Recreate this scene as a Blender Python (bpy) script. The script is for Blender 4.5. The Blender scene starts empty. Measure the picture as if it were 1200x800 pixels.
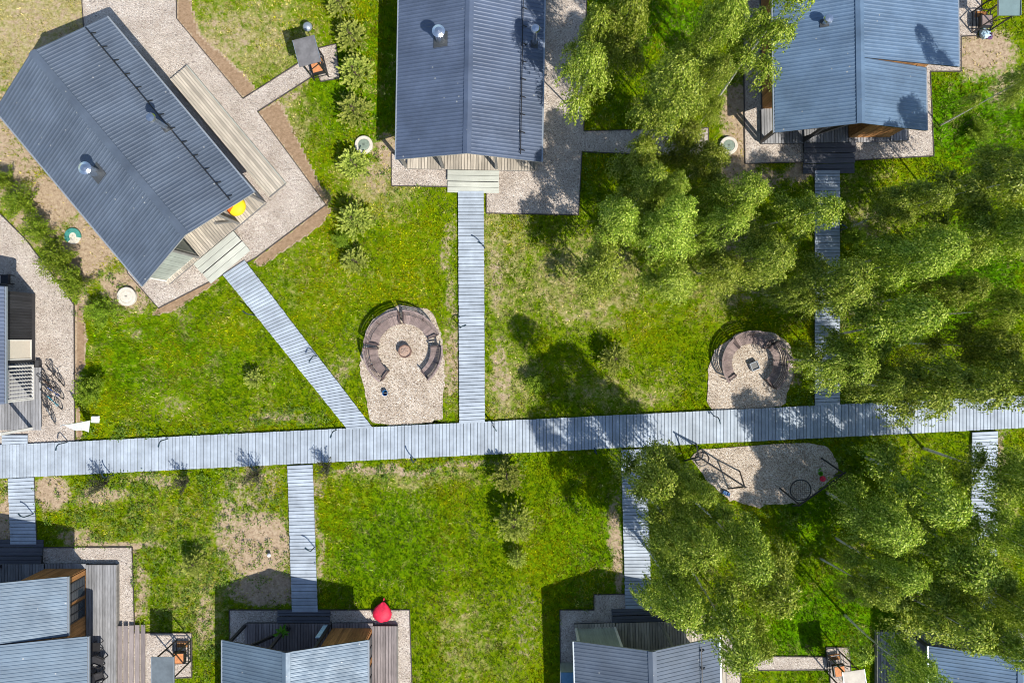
import bpy, math, random
import numpy as np
from mathutils import Vector, Matrix

random.seed(7)
rng = np.random.default_rng(11)
SC = bpy.context.scene
COL = SC.collection
rad = math.radians

# ------------------------------------------------------------------ camera, sky, sun
CAM_H = 46.0
cam_d = bpy.data.cameras.new('drone_camera')
cam_d.sensor_width = 36.0
cam_d.lens = 36.0 * CAM_H / 60.0
cam_d.clip_end = 2000
cam = bpy.data.objects.new('drone_camera', cam_d)
cam.location = (0, 0, CAM_H)
COL.objects.link(cam)
SC.camera = cam

SUN_EL = 53.0
SUN_AZ = Vector((0.64, -0.77, 0)).normalized()
sun_dir = Vector((SUN_AZ.x * math.cos(rad(SUN_EL)), SUN_AZ.y * math.cos(rad(SUN_EL)), math.sin(rad(SUN_EL))))
world = bpy.data.worlds.new('World')
SC.world = world
world.use_nodes = True
wn = world.node_tree
sky = wn.nodes.new('ShaderNodeTexSky')
sky.sky_type = 'NISHITA'
sky.sun_disc = False
sky.sun_elevation = rad(SUN_EL)
sky.sun_rotation = math.atan2(SUN_AZ.x, SUN_AZ.y)
sky.dust_density = 0.6
bg = wn.nodes['Background']
bg.inputs['Strength'].default_value = 0.125
wn.links.new(sky.outputs[0], bg.inputs['Color'])
sun_l = bpy.data.lights.new('sun', 'SUN')
sun_l.energy = 4.6
sun_l.angle = rad(0.5)
sun_l.color = (1.0, 0.95, 0.87)
sun_o = bpy.data.objects.new('sun', sun_l)
sun_o.rotation_euler = (-sun_dir).to_track_quat('-Z', 'Y').to_euler()
sun_o.location = (20, -24, 40)
COL.objects.link(sun_o)
SC.view_settings.view_transform = 'Standard'
SC.view_settings.look = 'None'
SC.view_settings.exposure = 0.44
SC.view_settings.gamma = 1.0
SC.cycles.filter_width = 1.0

# ------------------------------------------------------------------ helpers
def P(x, y, h=0.0):
    """survey point read off the photograph (1200 x 800) -> metres on the plane of height h"""
    k = (1 - h / CAM_H) / 20.0
    return ((x - 600) * k, (400 - y) * k)

def PP(pts, h=0.0):
    return [P(x, y, h) for x, y in pts]

class MB:
    def __init__(s):
        s.v = []; s.f = []
    def box(s, x0, x1, y0, y1, z0, z1, M=None):
        n = len(s.v)
        c = [(x0,y0,z0),(x1,y0,z0),(x1,y1,z0),(x0,y1,z0),(x0,y0,z1),(x1,y0,z1),(x1,y1,z1),(x0,y1,z1)]
        if M is not None:
            c = [tuple(M @ Vector(p)) for p in c]
        s.v += c
        s.f += [(n,n+3,n+2,n+1),(n+4,n+5,n+6,n+7),(n,n+1,n+5,n+4),(n+1,n+2,n+6,n+5),(n+2,n+3,n+7,n+6),(n+3,n,n+4,n+7)]
        return s
    def hexa(s, lo, hi):
        """four bottom corners and four top corners, both counter-clockwise from above"""
        n = len(s.v)
        s.v += [tuple(p) for p in lo] + [tuple(p) for p in hi]
        s.f += [(n,n+3,n+2,n+1),(n+4,n+5,n+6,n+7),(n,n+1,n+5,n+4),(n+1,n+2,n+6,n+5),(n+2,n+3,n+7,n+6),(n+3,n,n+4,n+7)]
        return s
    def poly(s, pts):
        n = len(s.v); s.v += [tuple(p) for p in pts]; s.f.append(tuple(range(n, n+len(pts)))); return s
    def bar(s, a, b, w, h=None):
        a = Vector(a); b = Vector(b); h = h or w
        d = (b - a); L = d.length; d.normalize()
        up = Vector((0,0,1)) if abs(d.z) < 0.95 else Vector((1,0,0))
        x = d.cross(up).normalized(); y = x.cross(d).normalized()
        M = Matrix(((x.x,d.x,y.x,a.x),(x.y,d.y,y.y,a.y),(x.z,d.z,y.z,a.z),(0,0,0,1)))
        return s.box(-w/2, w/2, 0, L, -h/2, h/2, M)
    def tube(s, pts, r, n=8, cap=True, closed=False):
        pts = [Vector(p) for p in pts]
        m = len(pts)
        rs = r if isinstance(r, (list, tuple)) else [r]*m
        base = len(s.v)
        prev = None
        for i, p in enumerate(pts):
            if closed:
                d = pts[(i+1) % m] - pts[i-1]
            else:
                d = pts[min(i+1, m-1)] - pts[max(i-1, 0)]
            d.normalize()
            if prev is None:
                up = Vector((0,0,1)) if abs(d.z) < 0.9 else Vector((1,0,0))
                x = d.cross(up).normalized()
            else:
                x = (prev - d * prev.dot(d)).normalized()
            prev = x
            y = d.cross(x)
            for k in range(n):
                a = 2*math.pi*k/n
                s.v.append(tuple(p + (x*math.cos(a) + y*math.sin(a))*rs[i]))
        for i in range(m if closed else m-1):
            j = (i+1) % m
            for k in range(n):
                k2 = (k+1) % n
                s.f.append((base+i*n+k, base+i*n+k2, base+j*n+k2, base+j*n+k))
        if cap and not closed:
            s.f.append(tuple(base+k for k in reversed(range(n))))
            s.f.append(tuple(base+(m-1)*n+k for k in range(n)))
        return s
    def lathe(s, prof, c=(0,0,0), n=20):
        """prof: (r, z) from bottom outward to the top"""
        base = len(s.v)
        for r, z in prof:
            for k in range(n):
                a = 2*math.pi*k/n
                s.v.append((c[0]+r*math.cos(a), c[1]+r*math.sin(a), c[2]+z))
        for i in range(len(prof)-1):
            for k in range(n):
                k2 = (k+1) % n
                s.f.append((base+i*n+k, base+i*n+k2, base+(i+1)*n+k2, base+(i+1)*n+k))
        if prof[0][0] > 1e-4: s.f.append(tuple(base+k for k in reversed(range(n))))
        if prof[-1][0] > 1e-4: s.f.append(tuple(base+(len(prof)-1)*n+k for k in range(n)))
        return s
    def mesh(s, name, m, smooth=False):
        me = bpy.data.meshes.new(name)
        me.from_pydata(s.v, [], s.f)
        me.materials.append(m)
        if smooth:
            me.polygons.foreach_set('use_smooth', [True]*len(me.polygons))
        me.update()
        return me
    def build(s, name, m, parent=None, smooth=False):
        o = bpy.data.objects.new(name, s.mesh(name, m, smooth))
        COL.objects.link(o)
        if parent: o.parent = parent
        return o

def np_mesh(name, V, F, m, col=None, attr=None):
    """V (n,3), F (k,3 or 4) arrays"""
    me = bpy.data.meshes.new(name)
    k = F.shape[1]
    me.vertices.add(len(V)); me.vertices.foreach_set('co', V.astype(np.float32).ravel())
    me.loops.add(F.size); me.loops.foreach_set('vertex_index', F.astype(np.int32).ravel())
    me.polygons.add(len(F))
    me.polygons.foreach_set('loop_start', np.arange(0, F.size, k, dtype=np.int32))
    me.polygons.foreach_set('loop_total', np.full(len(F), k, dtype=np.int32))
    if col is not None:
        a = me.color_attributes.new('tint', 'FLOAT_COLOR', 'POINT')
        a.data.foreach_set('color', np.concatenate([col, np.ones((len(col),1))], 1).astype(np.float32).ravel())
    for nm, arr in (attr or {}).items():
        a = me.attributes.new(nm, 'FLOAT', 'POINT')
        a.data.foreach_set('value', arr.astype(np.float32).ravel())
    me.update(calc_edges=True)
    me.validate()
    me.materials.append(m)
    return me

def link(name, me, parent=None):
    o = bpy.data.objects.new(name, me); COL.objects.link(o)
    if parent: o.parent = parent
    return o

def tag(o, label=None, cat=None, group=None, kind=None):
    if label: o['label'] = label
    if cat: o['category'] = cat
    if group: o['group'] = group
    if kind: o['kind'] = kind
    return o

def thing(name, label, cat, loc=(0,0,0), rz=0.0, group=None):
    o = bpy.data.objects.new(name, None); COL.objects.link(o)
    o.empty_display_size = 0.3
    o.location = loc; o.rotation_euler = (0, 0, rz)
    return tag(o, label, cat, group)

def dup(root, loc, rz=0.0, sc=1.0, label=None, tilt=None):
    r = root.copy(); COL.objects.link(r)
    r.location = loc
    r.rotation_euler = (tilt[0], tilt[1], rz) if tilt else (0, 0, rz)
    r.scale = (sc, sc, sc) if not isinstance(sc, tuple) else sc
    if label: r['label'] = label
    for ch in list(root.children):
        c = ch.copy(); COL.objects.link(c); c.parent = r
        for g in list(ch.children):
            d = g.copy(); COL.objects.link(d); d.parent = c
    return r

# ------------------------------------------------------------------ materials
def new_mat(name):
    m = bpy.data.materials.new(name); m.use_nodes = True
    nt = m.node_tree
    return m, nt, nt.nodes['Principled BSDF']

def N(nt, t, **kw):
    n = nt.nodes.new(t)
    for k, v in kw.items():
        if k in n.inputs: n.inputs[k].default_value = v
        else: setattr(n, k, v)
    return n

def ramp(nt, stops, interp='LINEAR'):
    r = nt.nodes.new('ShaderNodeValToRGB')
    r.color_ramp.interpolation = interp
    el = r.color_ramp.elements
    while len(el) > len(stops): el.remove(el[-1])
    while len(el) < len(stops): el.new(0.5)
    for e, (p, c) in zip(el, stops):
        e.position = p; e.color = (c[0], c[1], c[2], 1)
    return r

def mix(nt, fac, a, b, mode='MIX'):
    m = nt.nodes.new('ShaderNodeMix'); m.data_type = 'RGBA'; m.blend_type = mode
    for sock, v in ((m.inputs[0], fac), (m.inputs[6], a), (m.inputs[7], b)):
        if isinstance(v, bpy.types.NodeSocket): nt.links.new(v, sock)
        elif isinstance(v, (int, float)): sock.default_value = v
        else: sock.default_value = (v[0], v[1], v[2], 1)
    return m.outputs[2]

def plain(name, c, rough=0.6, metal=0.0, var=0.25, scale=6.0, bump=0.0, island=0.0, spec=0.4):
    """object colour with some wear: large and small noise, optional change from board to board"""
    m, nt, b = new_mat(name)
    tc = N(nt, 'ShaderNodeTexCoord')
    n1 = N(nt, 'ShaderNodeTexNoise', Scale=scale, Detail=5.0, Roughness=0.65)
    nt.links.new(tc.outputs['Object'], n1.inputs['Vector'])
    lo = [max(0, x*(1-var)) for x in c]; hi = [min(1, x*(1+var)) for x in c]
    r = ramp(nt, [(0.3, lo), (0.7, hi)])
    nt.links.new(n1.outputs[0], r.inputs[0])
    out = r.outputs[0]
    if island:
        g = N(nt, 'ShaderNodeNewGeometry')
        r2 = ramp(nt, [(0.0, (1-island,)*3), (1.0, (1+island*0.6,)*3)])
        nt.links.new(g.outputs['Random Per Island'], r2.inputs[0])
        out = mix(nt, 1.0, out, r2.outputs[0], 'MULTIPLY')
    nt.links.new(out, b.inputs['Base Color'])
    b.inputs['Roughness'].default_value = rough
    b.inputs['Metallic'].default_value = metal
    b.inputs['Specular IOR Level'].default_value = spec
    if bump:
        bp = N(nt, 'ShaderNodeBump', Strength=bump, Distance=0.02)
        n2 = N(nt, 'ShaderNodeTexNoise', Scale=scale*6, Detail=3.0)
        nt.links.new(tc.outputs['Object'], n2.inputs['Vector'])
        nt.links.new(n2.outputs[0], bp.inputs['Height'])
        nt.links.new(bp.outputs[0], b.inputs['Normal'])
    return m

def foliage(name, c_dark, c_mid, c_light, trans=0.3, rough=0.55, objvar=0.25, use_tip=False):
    m, nt, b = new_mat(name)
    g = N(nt, 'ShaderNodeNewGeometry')
    r = ramp(nt, [(0.0, c_dark), (0.55, c_mid), (1.0, c_light)])
    nt.links.new(g.outputs['Random Per Island'], r.inputs[0])
    col = r.outputs[0]
    if use_tip:
        at = N(nt, 'ShaderNodeAttribute', attribute_name='tip')
        col = mix(nt, at.outputs['Fac'], col, (c_light[0]*1.5, c_light[1]*1.35, c_light[2]*1.5))
    oi = N(nt, 'ShaderNodeObjectInfo')
    hs = N(nt, 'ShaderNodeHueSaturation')
    mr = N(nt, 'ShaderNodeMapRange'); mr.inputs[3].default_value = 0.502; mr.inputs[4].default_value = 0.517
    nt.links.new(oi.outputs['Random'], mr.inputs[0]); nt.links.new(mr.outputs[0], hs.inputs['Hue'])
    mv = N(nt, 'ShaderNodeMapRange'); mv.inputs[3].default_value = 1-objvar; mv.inputs[4].default_value = 1+objvar*0.7
    nt.links.new(oi.outputs['Random'], mv.inputs[0]); nt.links.new(mv.outputs[0], hs.inputs['Value'])
    nt.links.new(col, hs.inputs['Color'])
    nt.links.new(hs.outputs[0], b.inputs['Base Color'])
    b.inputs['Roughness'].default_value = rough
    b.inputs['Specular IOR Level'].default_value = 0.25
    tr = N(nt, 'ShaderNodeBsdfTranslucent')
    nt.links.new(mix(nt, 1.0, hs.outputs[0], (1.3, 1.25, 0.6), 'MULTIPLY'), tr.inputs['Color'])
    ms = N(nt, 'ShaderNodeMixShader', Fac=trans)
    nt.links.new(b.outputs[0], ms.inputs[1]); nt.links.new(tr.outputs[0], ms.inputs[2])
    nt.links.new(ms.outputs[0], nt.nodes['Material Output'].inputs['Surface'])
    return m

def wood(name, c, var=0.3, island=0.25, rough=0.75, grain=(1.5, 18.0, 18.0), spec=0.25):
    m, nt, b = new_mat(name)
    tc = N(nt, 'ShaderNodeTexCoord'); mp = N(nt, 'ShaderNodeMapping')
    mp.inputs['Scale'].default_value = grain
    nt.links.new(tc.outputs['Object'], mp.inputs['Vector'])
    n1 = N(nt, 'ShaderNodeTexNoise', Scale=1.0, Detail=6.0, Roughness=0.7)
    nt.links.new(mp.outputs[0], n1.inputs['Vector'])
    n2 = N(nt, 'ShaderNodeTexNoise', Scale=0.7, Detail=3.0)
    nt.links.new(tc.outputs['Object'], n2.inputs['Vector'])
    r = ramp(nt, [(0.3, [x*(1-var) for x in c]), (0.7, [min(1, x*(1+var)) for x in c])])
    nt.links.new(n1.outputs[0], r.inputs[0])
    r3 = ramp(nt, [(0.3, (0.82,)*3), (0.7, (1.1,)*3)])
    nt.links.new(n2.outputs[0], r3.inputs[0])
    g = N(nt, 'ShaderNodeNewGeometry')
    r2 = ramp(nt, [(0.0, (1-island,)*3), (1.0, (1+island*0.7,)*3)])
    nt.links.new(g.outputs['Random Per Island'], r2.inputs[0])
    out = mix(nt, 1.0, mix(nt, 1.0, r.outputs[0], r2.outputs[0], 'MULTIPLY'), r3.outputs[0], 'MULTIPLY')
    nt.links.new(out, b.inputs['Base Color'])
    b.inputs['Roughness'].default_value = rough
    b.inputs['Specular IOR Level'].default_value = spec
    return m

def gravel_mat(name, cols, scale=23.0):
    m, nt, b = new_mat(name)
    tc = N(nt, 'ShaderNodeTexCoord')
    v = N(nt, 'ShaderNodeTexVoronoi', Scale=scale)
    nt.links.new(tc.outputs['Object'], v.inputs['Vector'])
    sep = N(nt, 'ShaderNodeSeparateColor')
    nt.links.new(v.outputs['Color'], sep.inputs[0])
    r = ramp(nt, cols)
    nt.links.new(sep.outputs[0], r.inputs[0])
    n2 = N(nt, 'ShaderNodeTexNoise', Scale=0.9, Detail=4.0)
    nt.links.new(tc.outputs['Object'], n2.inputs['Vector'])
    r3 = ramp(nt, [(0.3, (0.8, 0.77, 0.74)), (0.62, (1.04,)*3)])
    nt.links.new(n2.outputs[0], r3.inputs[0])
    nt.links.new(mix(nt, 1.0, r.outputs[0], r3.outputs[0], 'MULTIPLY'), b.inputs['Base Color'])
    b.inputs['Roughness'].default_value = 0.9
    bp = N(nt, 'ShaderNodeBump', Strength=1.0, Distance=0.05)
    bp.invert = True
    nt.links.new(v.outputs['Distance'], bp.inputs['Height'])
    nt.links.new(bp.outputs[0], b.inputs['Normal'])
    return m

M = {}
def roof_mat(name, c, rough):
    """painted profiled sheet: dull patches, run-off streaks down the slope, sheet laps, pale specks of dirt"""
    m, nt, b = new_mat(name)
    tc = N(nt, 'ShaderNodeTexCoord')
    def nz(sc, scale, det=5.0):
        mp = N(nt, 'ShaderNodeMapping'); mp.inputs['Scale'].default_value = sc
        nt.links.new(tc.outputs['Object'], mp.inputs['Vector'])
        n = N(nt, 'ShaderNodeTexNoise', Scale=scale, Detail=det, Roughness=0.65); nt.links.new(mp.outputs[0], n.inputs['Vector'])
        return n.outputs[0]
    r1 = ramp(nt, [(0.3, [x*.80 for x in c]), (0.7, [x*1.2 for x in c])]); nt.links.new(nz((1, 1, 1), .55), r1.inputs[0])
    r2 = ramp(nt, [(0.35, (0.92,)*3), (0.65, (1.07, 1.06, 1.04))]); nt.links.new(nz((.15, 1.6, .15), 1.0, 3.0), r2.inputs[0])
    col = mix(nt, 1.0, r1.outputs[0], r2.outputs[0], 'MULTIPLY')
    v = N(nt, 'ShaderNodeTexVoronoi', Scale=1.4, Randomness=1.0); nt.links.new(tc.outputs['Object'], v.inputs['Vector'])
    r3 = ramp(nt, [(0.045, (1, 1, 1)), (0.075, (0, 0, 0))]); nt.links.new(v.outputs['Distance'], r3.inputs[0])
    col = mix(nt, r3.outputs[0], col, (0.30, 0.31, 0.31))
    nt.links.new(col, b.inputs['Base Color'])
    r5 = ramp(nt, [(0.3, (rough-.07,)*3), (0.7, (rough+.12,)*3)]); nt.links.new(nz((1, 1, 1), 1.3), r5.inputs[0])
    nt.links.new(r5.outputs[0], b.inputs['Roughness'])
    b.inputs['Metallic'].default_value = 0.15
    return m
M['roof'] = roof_mat('roof_metal', (0.082, 0.108, 0.165), 0.42)
M['roof_slate'] = roof_mat('roof_metal_slate', (0.088, 0.112, 0.150), 0.45)
M['roof_blue_sheen'] = roof_mat('roof_metal_blue_sheen', (0.105, 0.165, 0.25), 0.42)  # same grey metal as the other roofs, bluer sheen put into the colour
M['roof_pale_sheen'] = roof_mat('roof_metal_pale_sheen', (0.100, 0.145, 0.195), 0.5)  # same grey metal again, its brighter sheen painted as a paler tone
M['soffit'] = plain('soffit_paint', (0.30, 0.30, 0.29), rough=0.6, var=0.1)
M['gutter'] = plain('gutter_metal', (0.30, 0.34, 0.38), rough=0.35, metal=0.4, var=0.1)
M['steel'] = plain('stainless_steel', (0.62, 0.66, 0.70), rough=0.22, metal=0.95, var=0.1)
M['flashing'] = plain('dark_flashing', (0.05, 0.055, 0.06), rough=0.5, var=0.2)
M['dark_metal'] = plain('black_metal', (0.018, 0.018, 0.02), rough=0.45, var=0.2)
M['deck_light'] = wood('deck_beige', (0.42, 0.37, 0.30), grain=(18, 1.5, 18), island=0.3)
M['deck_grey'] = wood('deck_weathered', (0.24, 0.24, 0.245), grain=(18, 1.5, 18), island=0.25)
M['deck_mauve'] = wood('deck_mauve', (0.22, 0.19, 0.185), grain=(18, 1.5, 18), island=0.25)
M['step_light'] = wood('step_pale', (0.44, 0.45, 0.39), island=0.12, var=0.12)
M['step_dark'] = wood('step_charcoal', (0.095, 0.098, 0.112), island=0.2, var=0.2)
M['wall_wood'] = wood('cladding_larch', (0.36, 0.17, 0.06), grain=(10, 10, 1.2), island=0.35)
M['wall_dark'] = wood('cladding_charcoal', (0.035, 0.036, 0.04), grain=(10, 10, 1.2), island=0.25)
M['wall_sage'] = wood('cladding_sage', (0.34, 0.37, 0.32), grain=(10, 10, 1.2), island=0.08, var=0.1)
M['trim_white'] = plain('trim_white', (0.72, 0.69, 0.62), rough=0.5, var=0.08)
M['trim_dark'] = plain('trim_dark', (0.03, 0.03, 0.034), rough=0.5, var=0.2)
M['plinth'] = plain('plinth_concrete', (0.16, 0.16, 0.155), rough=0.9, var=0.2, bump=0.3)
M['plinth_dark'] = plain('plinth_charcoal', (0.04, 0.04, 0.043), rough=0.8, var=0.2)
M['post_grey'] = wood('post_grey', (0.20, 0.19, 0.175), grain=(10, 10, 1.2), island=0.1)
mg, nt, b = new_mat('window_glass')
b.inputs['Base Color'].default_value = (0.03, 0.04, 0.05, 1); b.inputs['Roughness'].default_value = 0.06
b.inputs['Specular IOR Level'].default_value = 0.8
M['glass'] = mg
M['blind'] = plain('cream_blind', (0.68, 0.6, 0.48), rough=0.8, var=0.06)
M['board'] = wood('boardwalk_plank', (0.345, 0.395, 0.45), grain=(2.2, 2.2, 2.2), island=0.13, var=0.14, rough=0.6, spec=0.4)
M['board_side'] = plain('boardwalk_joist', (0.10, 0.09, 0.08), rough=0.9, var=0.3)
M['gravel'] = gravel_mat('gravel_pink', [(0.0, (0.16, 0.135, 0.125)), (0.12, (0.43, 0.36, 0.30)), (0.5, (0.53, 0.455, 0.385)), (0.85, (0.61, 0.54, 0.465)), (1.0, (0.74, 0.69, 0.63))])
M['gravel_sand'] = gravel_mat('gravel_beige', [(0.0, (0.17, 0.13, 0.10)), (0.15, (0.36, 0.285, 0.21)), (0.5, (0.53, 0.44, 0.345)), (0.85, (0.64, 0.56, 0.46)), (1.0, (0.76, 0.71, 0.64))], scale=21)
M['edging'] = plain('steel_edging', (0.06, 0.05, 0.045), rough=0.7, var=0.3)
M['concrete'] = plain('concrete_pale', (0.56, 0.52, 0.44), rough=0.9, var=0.15, bump=0.4)
M['teal'] = plain('teal_plastic', (0.19, 0.24, 0.19), rough=0.6, var=0.25)
M['teal_bright'] = plain('teal_sheet', (0.05, 0.23, 0.19), rough=0.6, var=0.2)
M['bench'] = wood('bench_wood', (0.235, 0.18, 0.165), grain=(8, 8, 8), island=0.28)
M['bench_frame'] = plain('bench_frame', (0.075, 0.05, 0.045), rough=0.6, var=0.3)
M['rust'] = plain('rusty_steel', (0.17, 0.10, 0.075), rough=0.85, var=0.4, scale=12, bump=0.4)
M['ash'] = plain('ash', (0.38, 0.27, 0.21), rough=0.95, var=0.6, scale=14, bump=0.8)
M['canopy'] = plain('canopy_sheet', (0.125, 0.15, 0.165), rough=0.55, metal=0.3, var=0.25, scale=1.6)
M['canopy_rust'] = plain('canopy_sheet_stained', (0.15, 0.145, 0.145), rough=0.6, metal=0.2, var=0.35, scale=2.0)
M['canopy_pale'] = plain('canopy_sheet_pale', (0.30, 0.275, 0.24), rough=0.6, metal=0.2, var=0.2, scale=2.0)
M['canopy_teal'] = plain('canopy_sheet_bluish', (0.16, 0.23, 0.23), rough=0.5, metal=0.2, var=0.12, scale=2.0)
M['fire_brick'] = plain('orange_grill_plate', (0.50, 0.20, 0.075), rough=0.8, var=0.3, scale=10)
M['red'] = plain('red_fabric', (0.62, 0.015, 0.055), rough=0.6, var=0.3, scale=3, bump=0.9)
M['yellow'] = plain('yellow_fabric', (0.85, 0.58, 0.01), rough=0.6, var=0.08)
M['orange'] = plain('orange_fabric', (0.85, 0.13, 0.01), rough=0.6, var=0.1)
M['blue'] = plain('blue_plastic', (0.02, 0.12, 0.32), rough=0.4, var=0.15)
M['lightblue'] = plain('pale_blue_plastic', (0.42, 0.58, 0.70), rough=0.6, var=0.2, bump=0.3)
M['purple'] = plain('purple_fabric', (0.10, 0.045, 0.13), rough=0.7, var=0.3)
M['white'] = plain('white_fabric', (0.82, 0.83, 0.84), rough=0.6, var=0.04)
M['pot'] = plain('plant_pot', (0.10, 0.085, 0.075), rough=0.7)
M['rubber'] = plain('tyre_rubber', (0.02, 0.02, 0.02), rough=0.8)
M['cyan'] = plain('turquoise_paint', (0.03, 0.30, 0.40), rough=0.35, var=0.1)
M['bike_blue'] = plain('blue_paint', (0.05, 0.11, 0.34), rough=0.35, var=0.1)
M['bike_black'] = plain('black_paint', (0.02, 0.02, 0.022), rough=0.35)
M['bike_brown'] = plain('brown_paint', (0.10, 0.06, 0.045), rough=0.4)
M['bike_grey'] = plain('grey_paint', (0.22, 0.23, 0.24), rough=0.4)
M['lamp'] = plain('lamp_steel', (0.02, 0.045, 0.06), rough=0.4, metal=0.2)
M['lens'] = plain('lamp_lens', (0.55, 0.55, 0.5), rough=0.3, var=0.05)
M['shed_blue'] = plain('shed_roof_blue', (0.07, 0.20, 0.33), rough=0.45, var=0.12)
M['char_cushion'] = plain('charcoal_cushion', (0.03, 0.03, 0.035), rough=0.8, var=0.3)
M['bulb'] = plain('white_globe', (0.8, 0.8, 0.8), rough=0.3, var=0.03)

M['leaf'] = foliage('birch_leaf', (0.070, 0.125, 0.006), (0.265, 0.350, 0.022), (0.62, 0.64, 0.13), trans=0.24, rough=0.42)  # pale end paints sun glints on leaves, dark end paints shaded ones
M['leaf_lime'] = foliage('young_birch_leaf', (0.10, 0.15, 0.008), (0.27, 0.325, 0.022), (0.54, 0.55, 0.12), trans=0.25, rough=0.42)
M['shrub_leaf'] = foliage('shrub_leaf', (0.11, 0.18, 0.006), (0.24, 0.34, 0.015), (0.40, 0.46, 0.05), trans=0.36)
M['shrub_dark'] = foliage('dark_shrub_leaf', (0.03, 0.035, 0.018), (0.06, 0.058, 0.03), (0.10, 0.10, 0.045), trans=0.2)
M['pine'] = foliage('pine_needle', (0.18, 0.25, 0.025), (0.36, 0.42, 0.065), (0.52, 0.56, 0.14), trans=0.32, use_tip=True)
M['bed_leaf'] = foliage('bed_leaf', (0.05, 0.10, 0.006), (0.12, 0.20, 0.012), (0.22, 0.30, 0.04), trans=0.25, objvar=0.0)
M['green_leaf'] = foliage('house_plant_leaf', (0.10, 0.30, 0.02), (0.16, 0.42, 0.03), (0.22, 0.5, 0.05), trans=0.3)
m, nt, b = new_mat('birch_bark')
tc = N(nt, 'ShaderNodeTexCoord'); mp = N(nt, 'ShaderNodeMapping'); mp.inputs['Scale'].default_value = (3, 3, 9)
nt.links.new(tc.outputs['Object'], mp.inputs['Vector'])
n1 = N(nt, 'ShaderNodeTexNoise', Scale=1.2, Detail=5.0, Roughness=0.7); nt.links.new(mp.outputs[0], n1.inputs['Vector'])
r = ramp(nt, [(0.36, (0.06, 0.05, 0.045)), (0.44, (0.62, 0.60, 0.56)), (0.8, (0.78, 0.77, 0.73))])
nt.links.new(n1.outputs[0], r.inputs[0]); nt.links.new(r.outputs[0], b.inputs['Base Color']); b.inputs['Roughness'].default_value = 0.8
M['bark'] = m
M['bark_brown'] = plain('brown_bark', (0.12, 0.085, 0.06), rough=0.9, var=0.4, scale=14)

# ------------------------------------------------------------------ ground: fields read off the photograph
def vnoise(x, y, cell, seed):
    r = np.random.default_rng(seed)
    G = r.random((257, 257))
    u = x / cell + 1000.37; v = y / cell + 1000.71
    i = np.floor(u).astype(int); j = np.floor(v).astype(int)
    fu = u - i; fv = v - j
    fu = fu*fu*(3-2*fu); fv = fv*fv*(3-2*fv)
    i %= 256; j %= 256
    return (G[i, j]*(1-fu) + G[i+1, j]*fu)*(1-fv) + (G[i, j+1]*(1-fu) + G[i+1, j+1]*fu)*fv

def fbm(x, y, cell, seed, octs=4):
    t = 0; a = 1; s = 0
    for k in range(octs):
        t = t + a*vnoise(x, y, cell/2**k, seed+k); s += a; a *= 0.6
    return t/s

# (px, py, rx, ry, rot, amount)
SOIL = [
 (55,45,90,70,0,.55),(20,170,50,110,0,.75),(60,235,40,60,-45,1.0),(105,290,38,85,-42,1.0),(150,340,40,30,0,.85),(190,352,38,16,-35,.6),
 (225,60,14,60,-20,.5),(255,40,60,50,0,.5),(300,30,60,50,0,.42),(330,125,16,55,-35,.6),
 (440,205,30,28,0,.6),(460,175,22,30,0,.75),(470,225,50,14,0,.35),
 (527,285,10,60,0,.55),(532,350,10,40,0,.6),(528,430,16,60,0,.65),(582,330,14,70,0,.55),(585,440,16,55,0,.6),(595,400,20,40,0,.35),
 (345,290,45,14,35,.35),(330,330,20,40,-35,.3),(410,390,16,40,-20,.38),(395,440,14,40,-35,.55),
 (330,490,60,8,3,.6),(205,475,22,20,0,.5),(92,400,10,80,0,.8),(160,395,14,10,0,.55),
 (60,575,25,20,0,.95),(120,580,40,12,0,.7),(180,560,50,12,2,.6),(300,570,45,40,0,.55),(305,640,45,50,0,.95),(270,620,20,50,0,.7),(325,690,30,20,0,.9),(300,690,40,22,0,.85),
 (240,720,16,50,0,.6),(163,690,12,60,0,.6),(205,660,30,40,0,.2),(90,630,30,16,0,.7),(5,620,20,60,0,.9),(140,637,60,6,0,.8),
 (360,600,10,90,0,0.0),(375,570,10,20,0,.6),(450,551,90,7,2,.7),(540,547,60,7,2,.6),(372,640,8,80,0,.6),
 (540,750,34,50,0,.4),(615,730,22,70,0,.45),(610,620,25,30,0,.35),(723,640,9,80,0,.75),
 (715,310,40,26,10,.5),(680,360,50,24,0,.42),(700,455,30,20,0,.35),(765,465,30,14,0,.5),(640,300,40,60,0,.18),(610,430,18,35,0,.35),
 (870,180,28,40,0,1.0),(870,130,26,40,0,.8),(890,215,50,20,0,.7),(865,280,36,50,0,.6),(905,340,30,30,0,.5),(940,205,22,16,0,.8),(865,345,30,20,0,.5),
 (1000,245,60,20,-10,.35),(1005,205,40,14,0,.3),(1020,260,40,24,0,.55),(1000,360,45,30,0,.5),(930,440,14,25,0,.6),(1025,385,30,20,0,.4),
 (1150,60,50,34,0,.85),(1180,100,30,30,0,.6),(1125,85,30,14,0,.4),(1172,560,14,70,0,.7),(1080,600,40,20,0,.4),(1000,650,35,30,-40,.45),(1030,680,30,26,0,.4),(985,600,30,30,0,.3),
 (1100,500,30,10,0,.3),(905,795,40,12,0,.3),(1060,640,30,40,0,.35),
]
DRY = [
 (60,40,100,80,0,.8),(290,50,90,60,0,.55),(330,160,40,60,-30,.5),(350,330,70,60,0,.25),(200,430,120,70,0,.15),
 (480,300,70,60,0,.15),(590,300,40,120,0,.45),(680,330,100,60,0,.5),(600,460,40,60,0,.45),(720,460,80,30,0,.4),
 (180,620,140,60,0,.3),(230,700,50,80,0,.4),(550,750,60,60,0,.35),(480,560,110,14,0,.4),
 (830,330,60,60,0,.35),(1000,230,60,40,0,.3),(690,270,60,30,0,.3),(440,220,50,40,0,.5),(505,650,60,50,0,.12),
]
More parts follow.
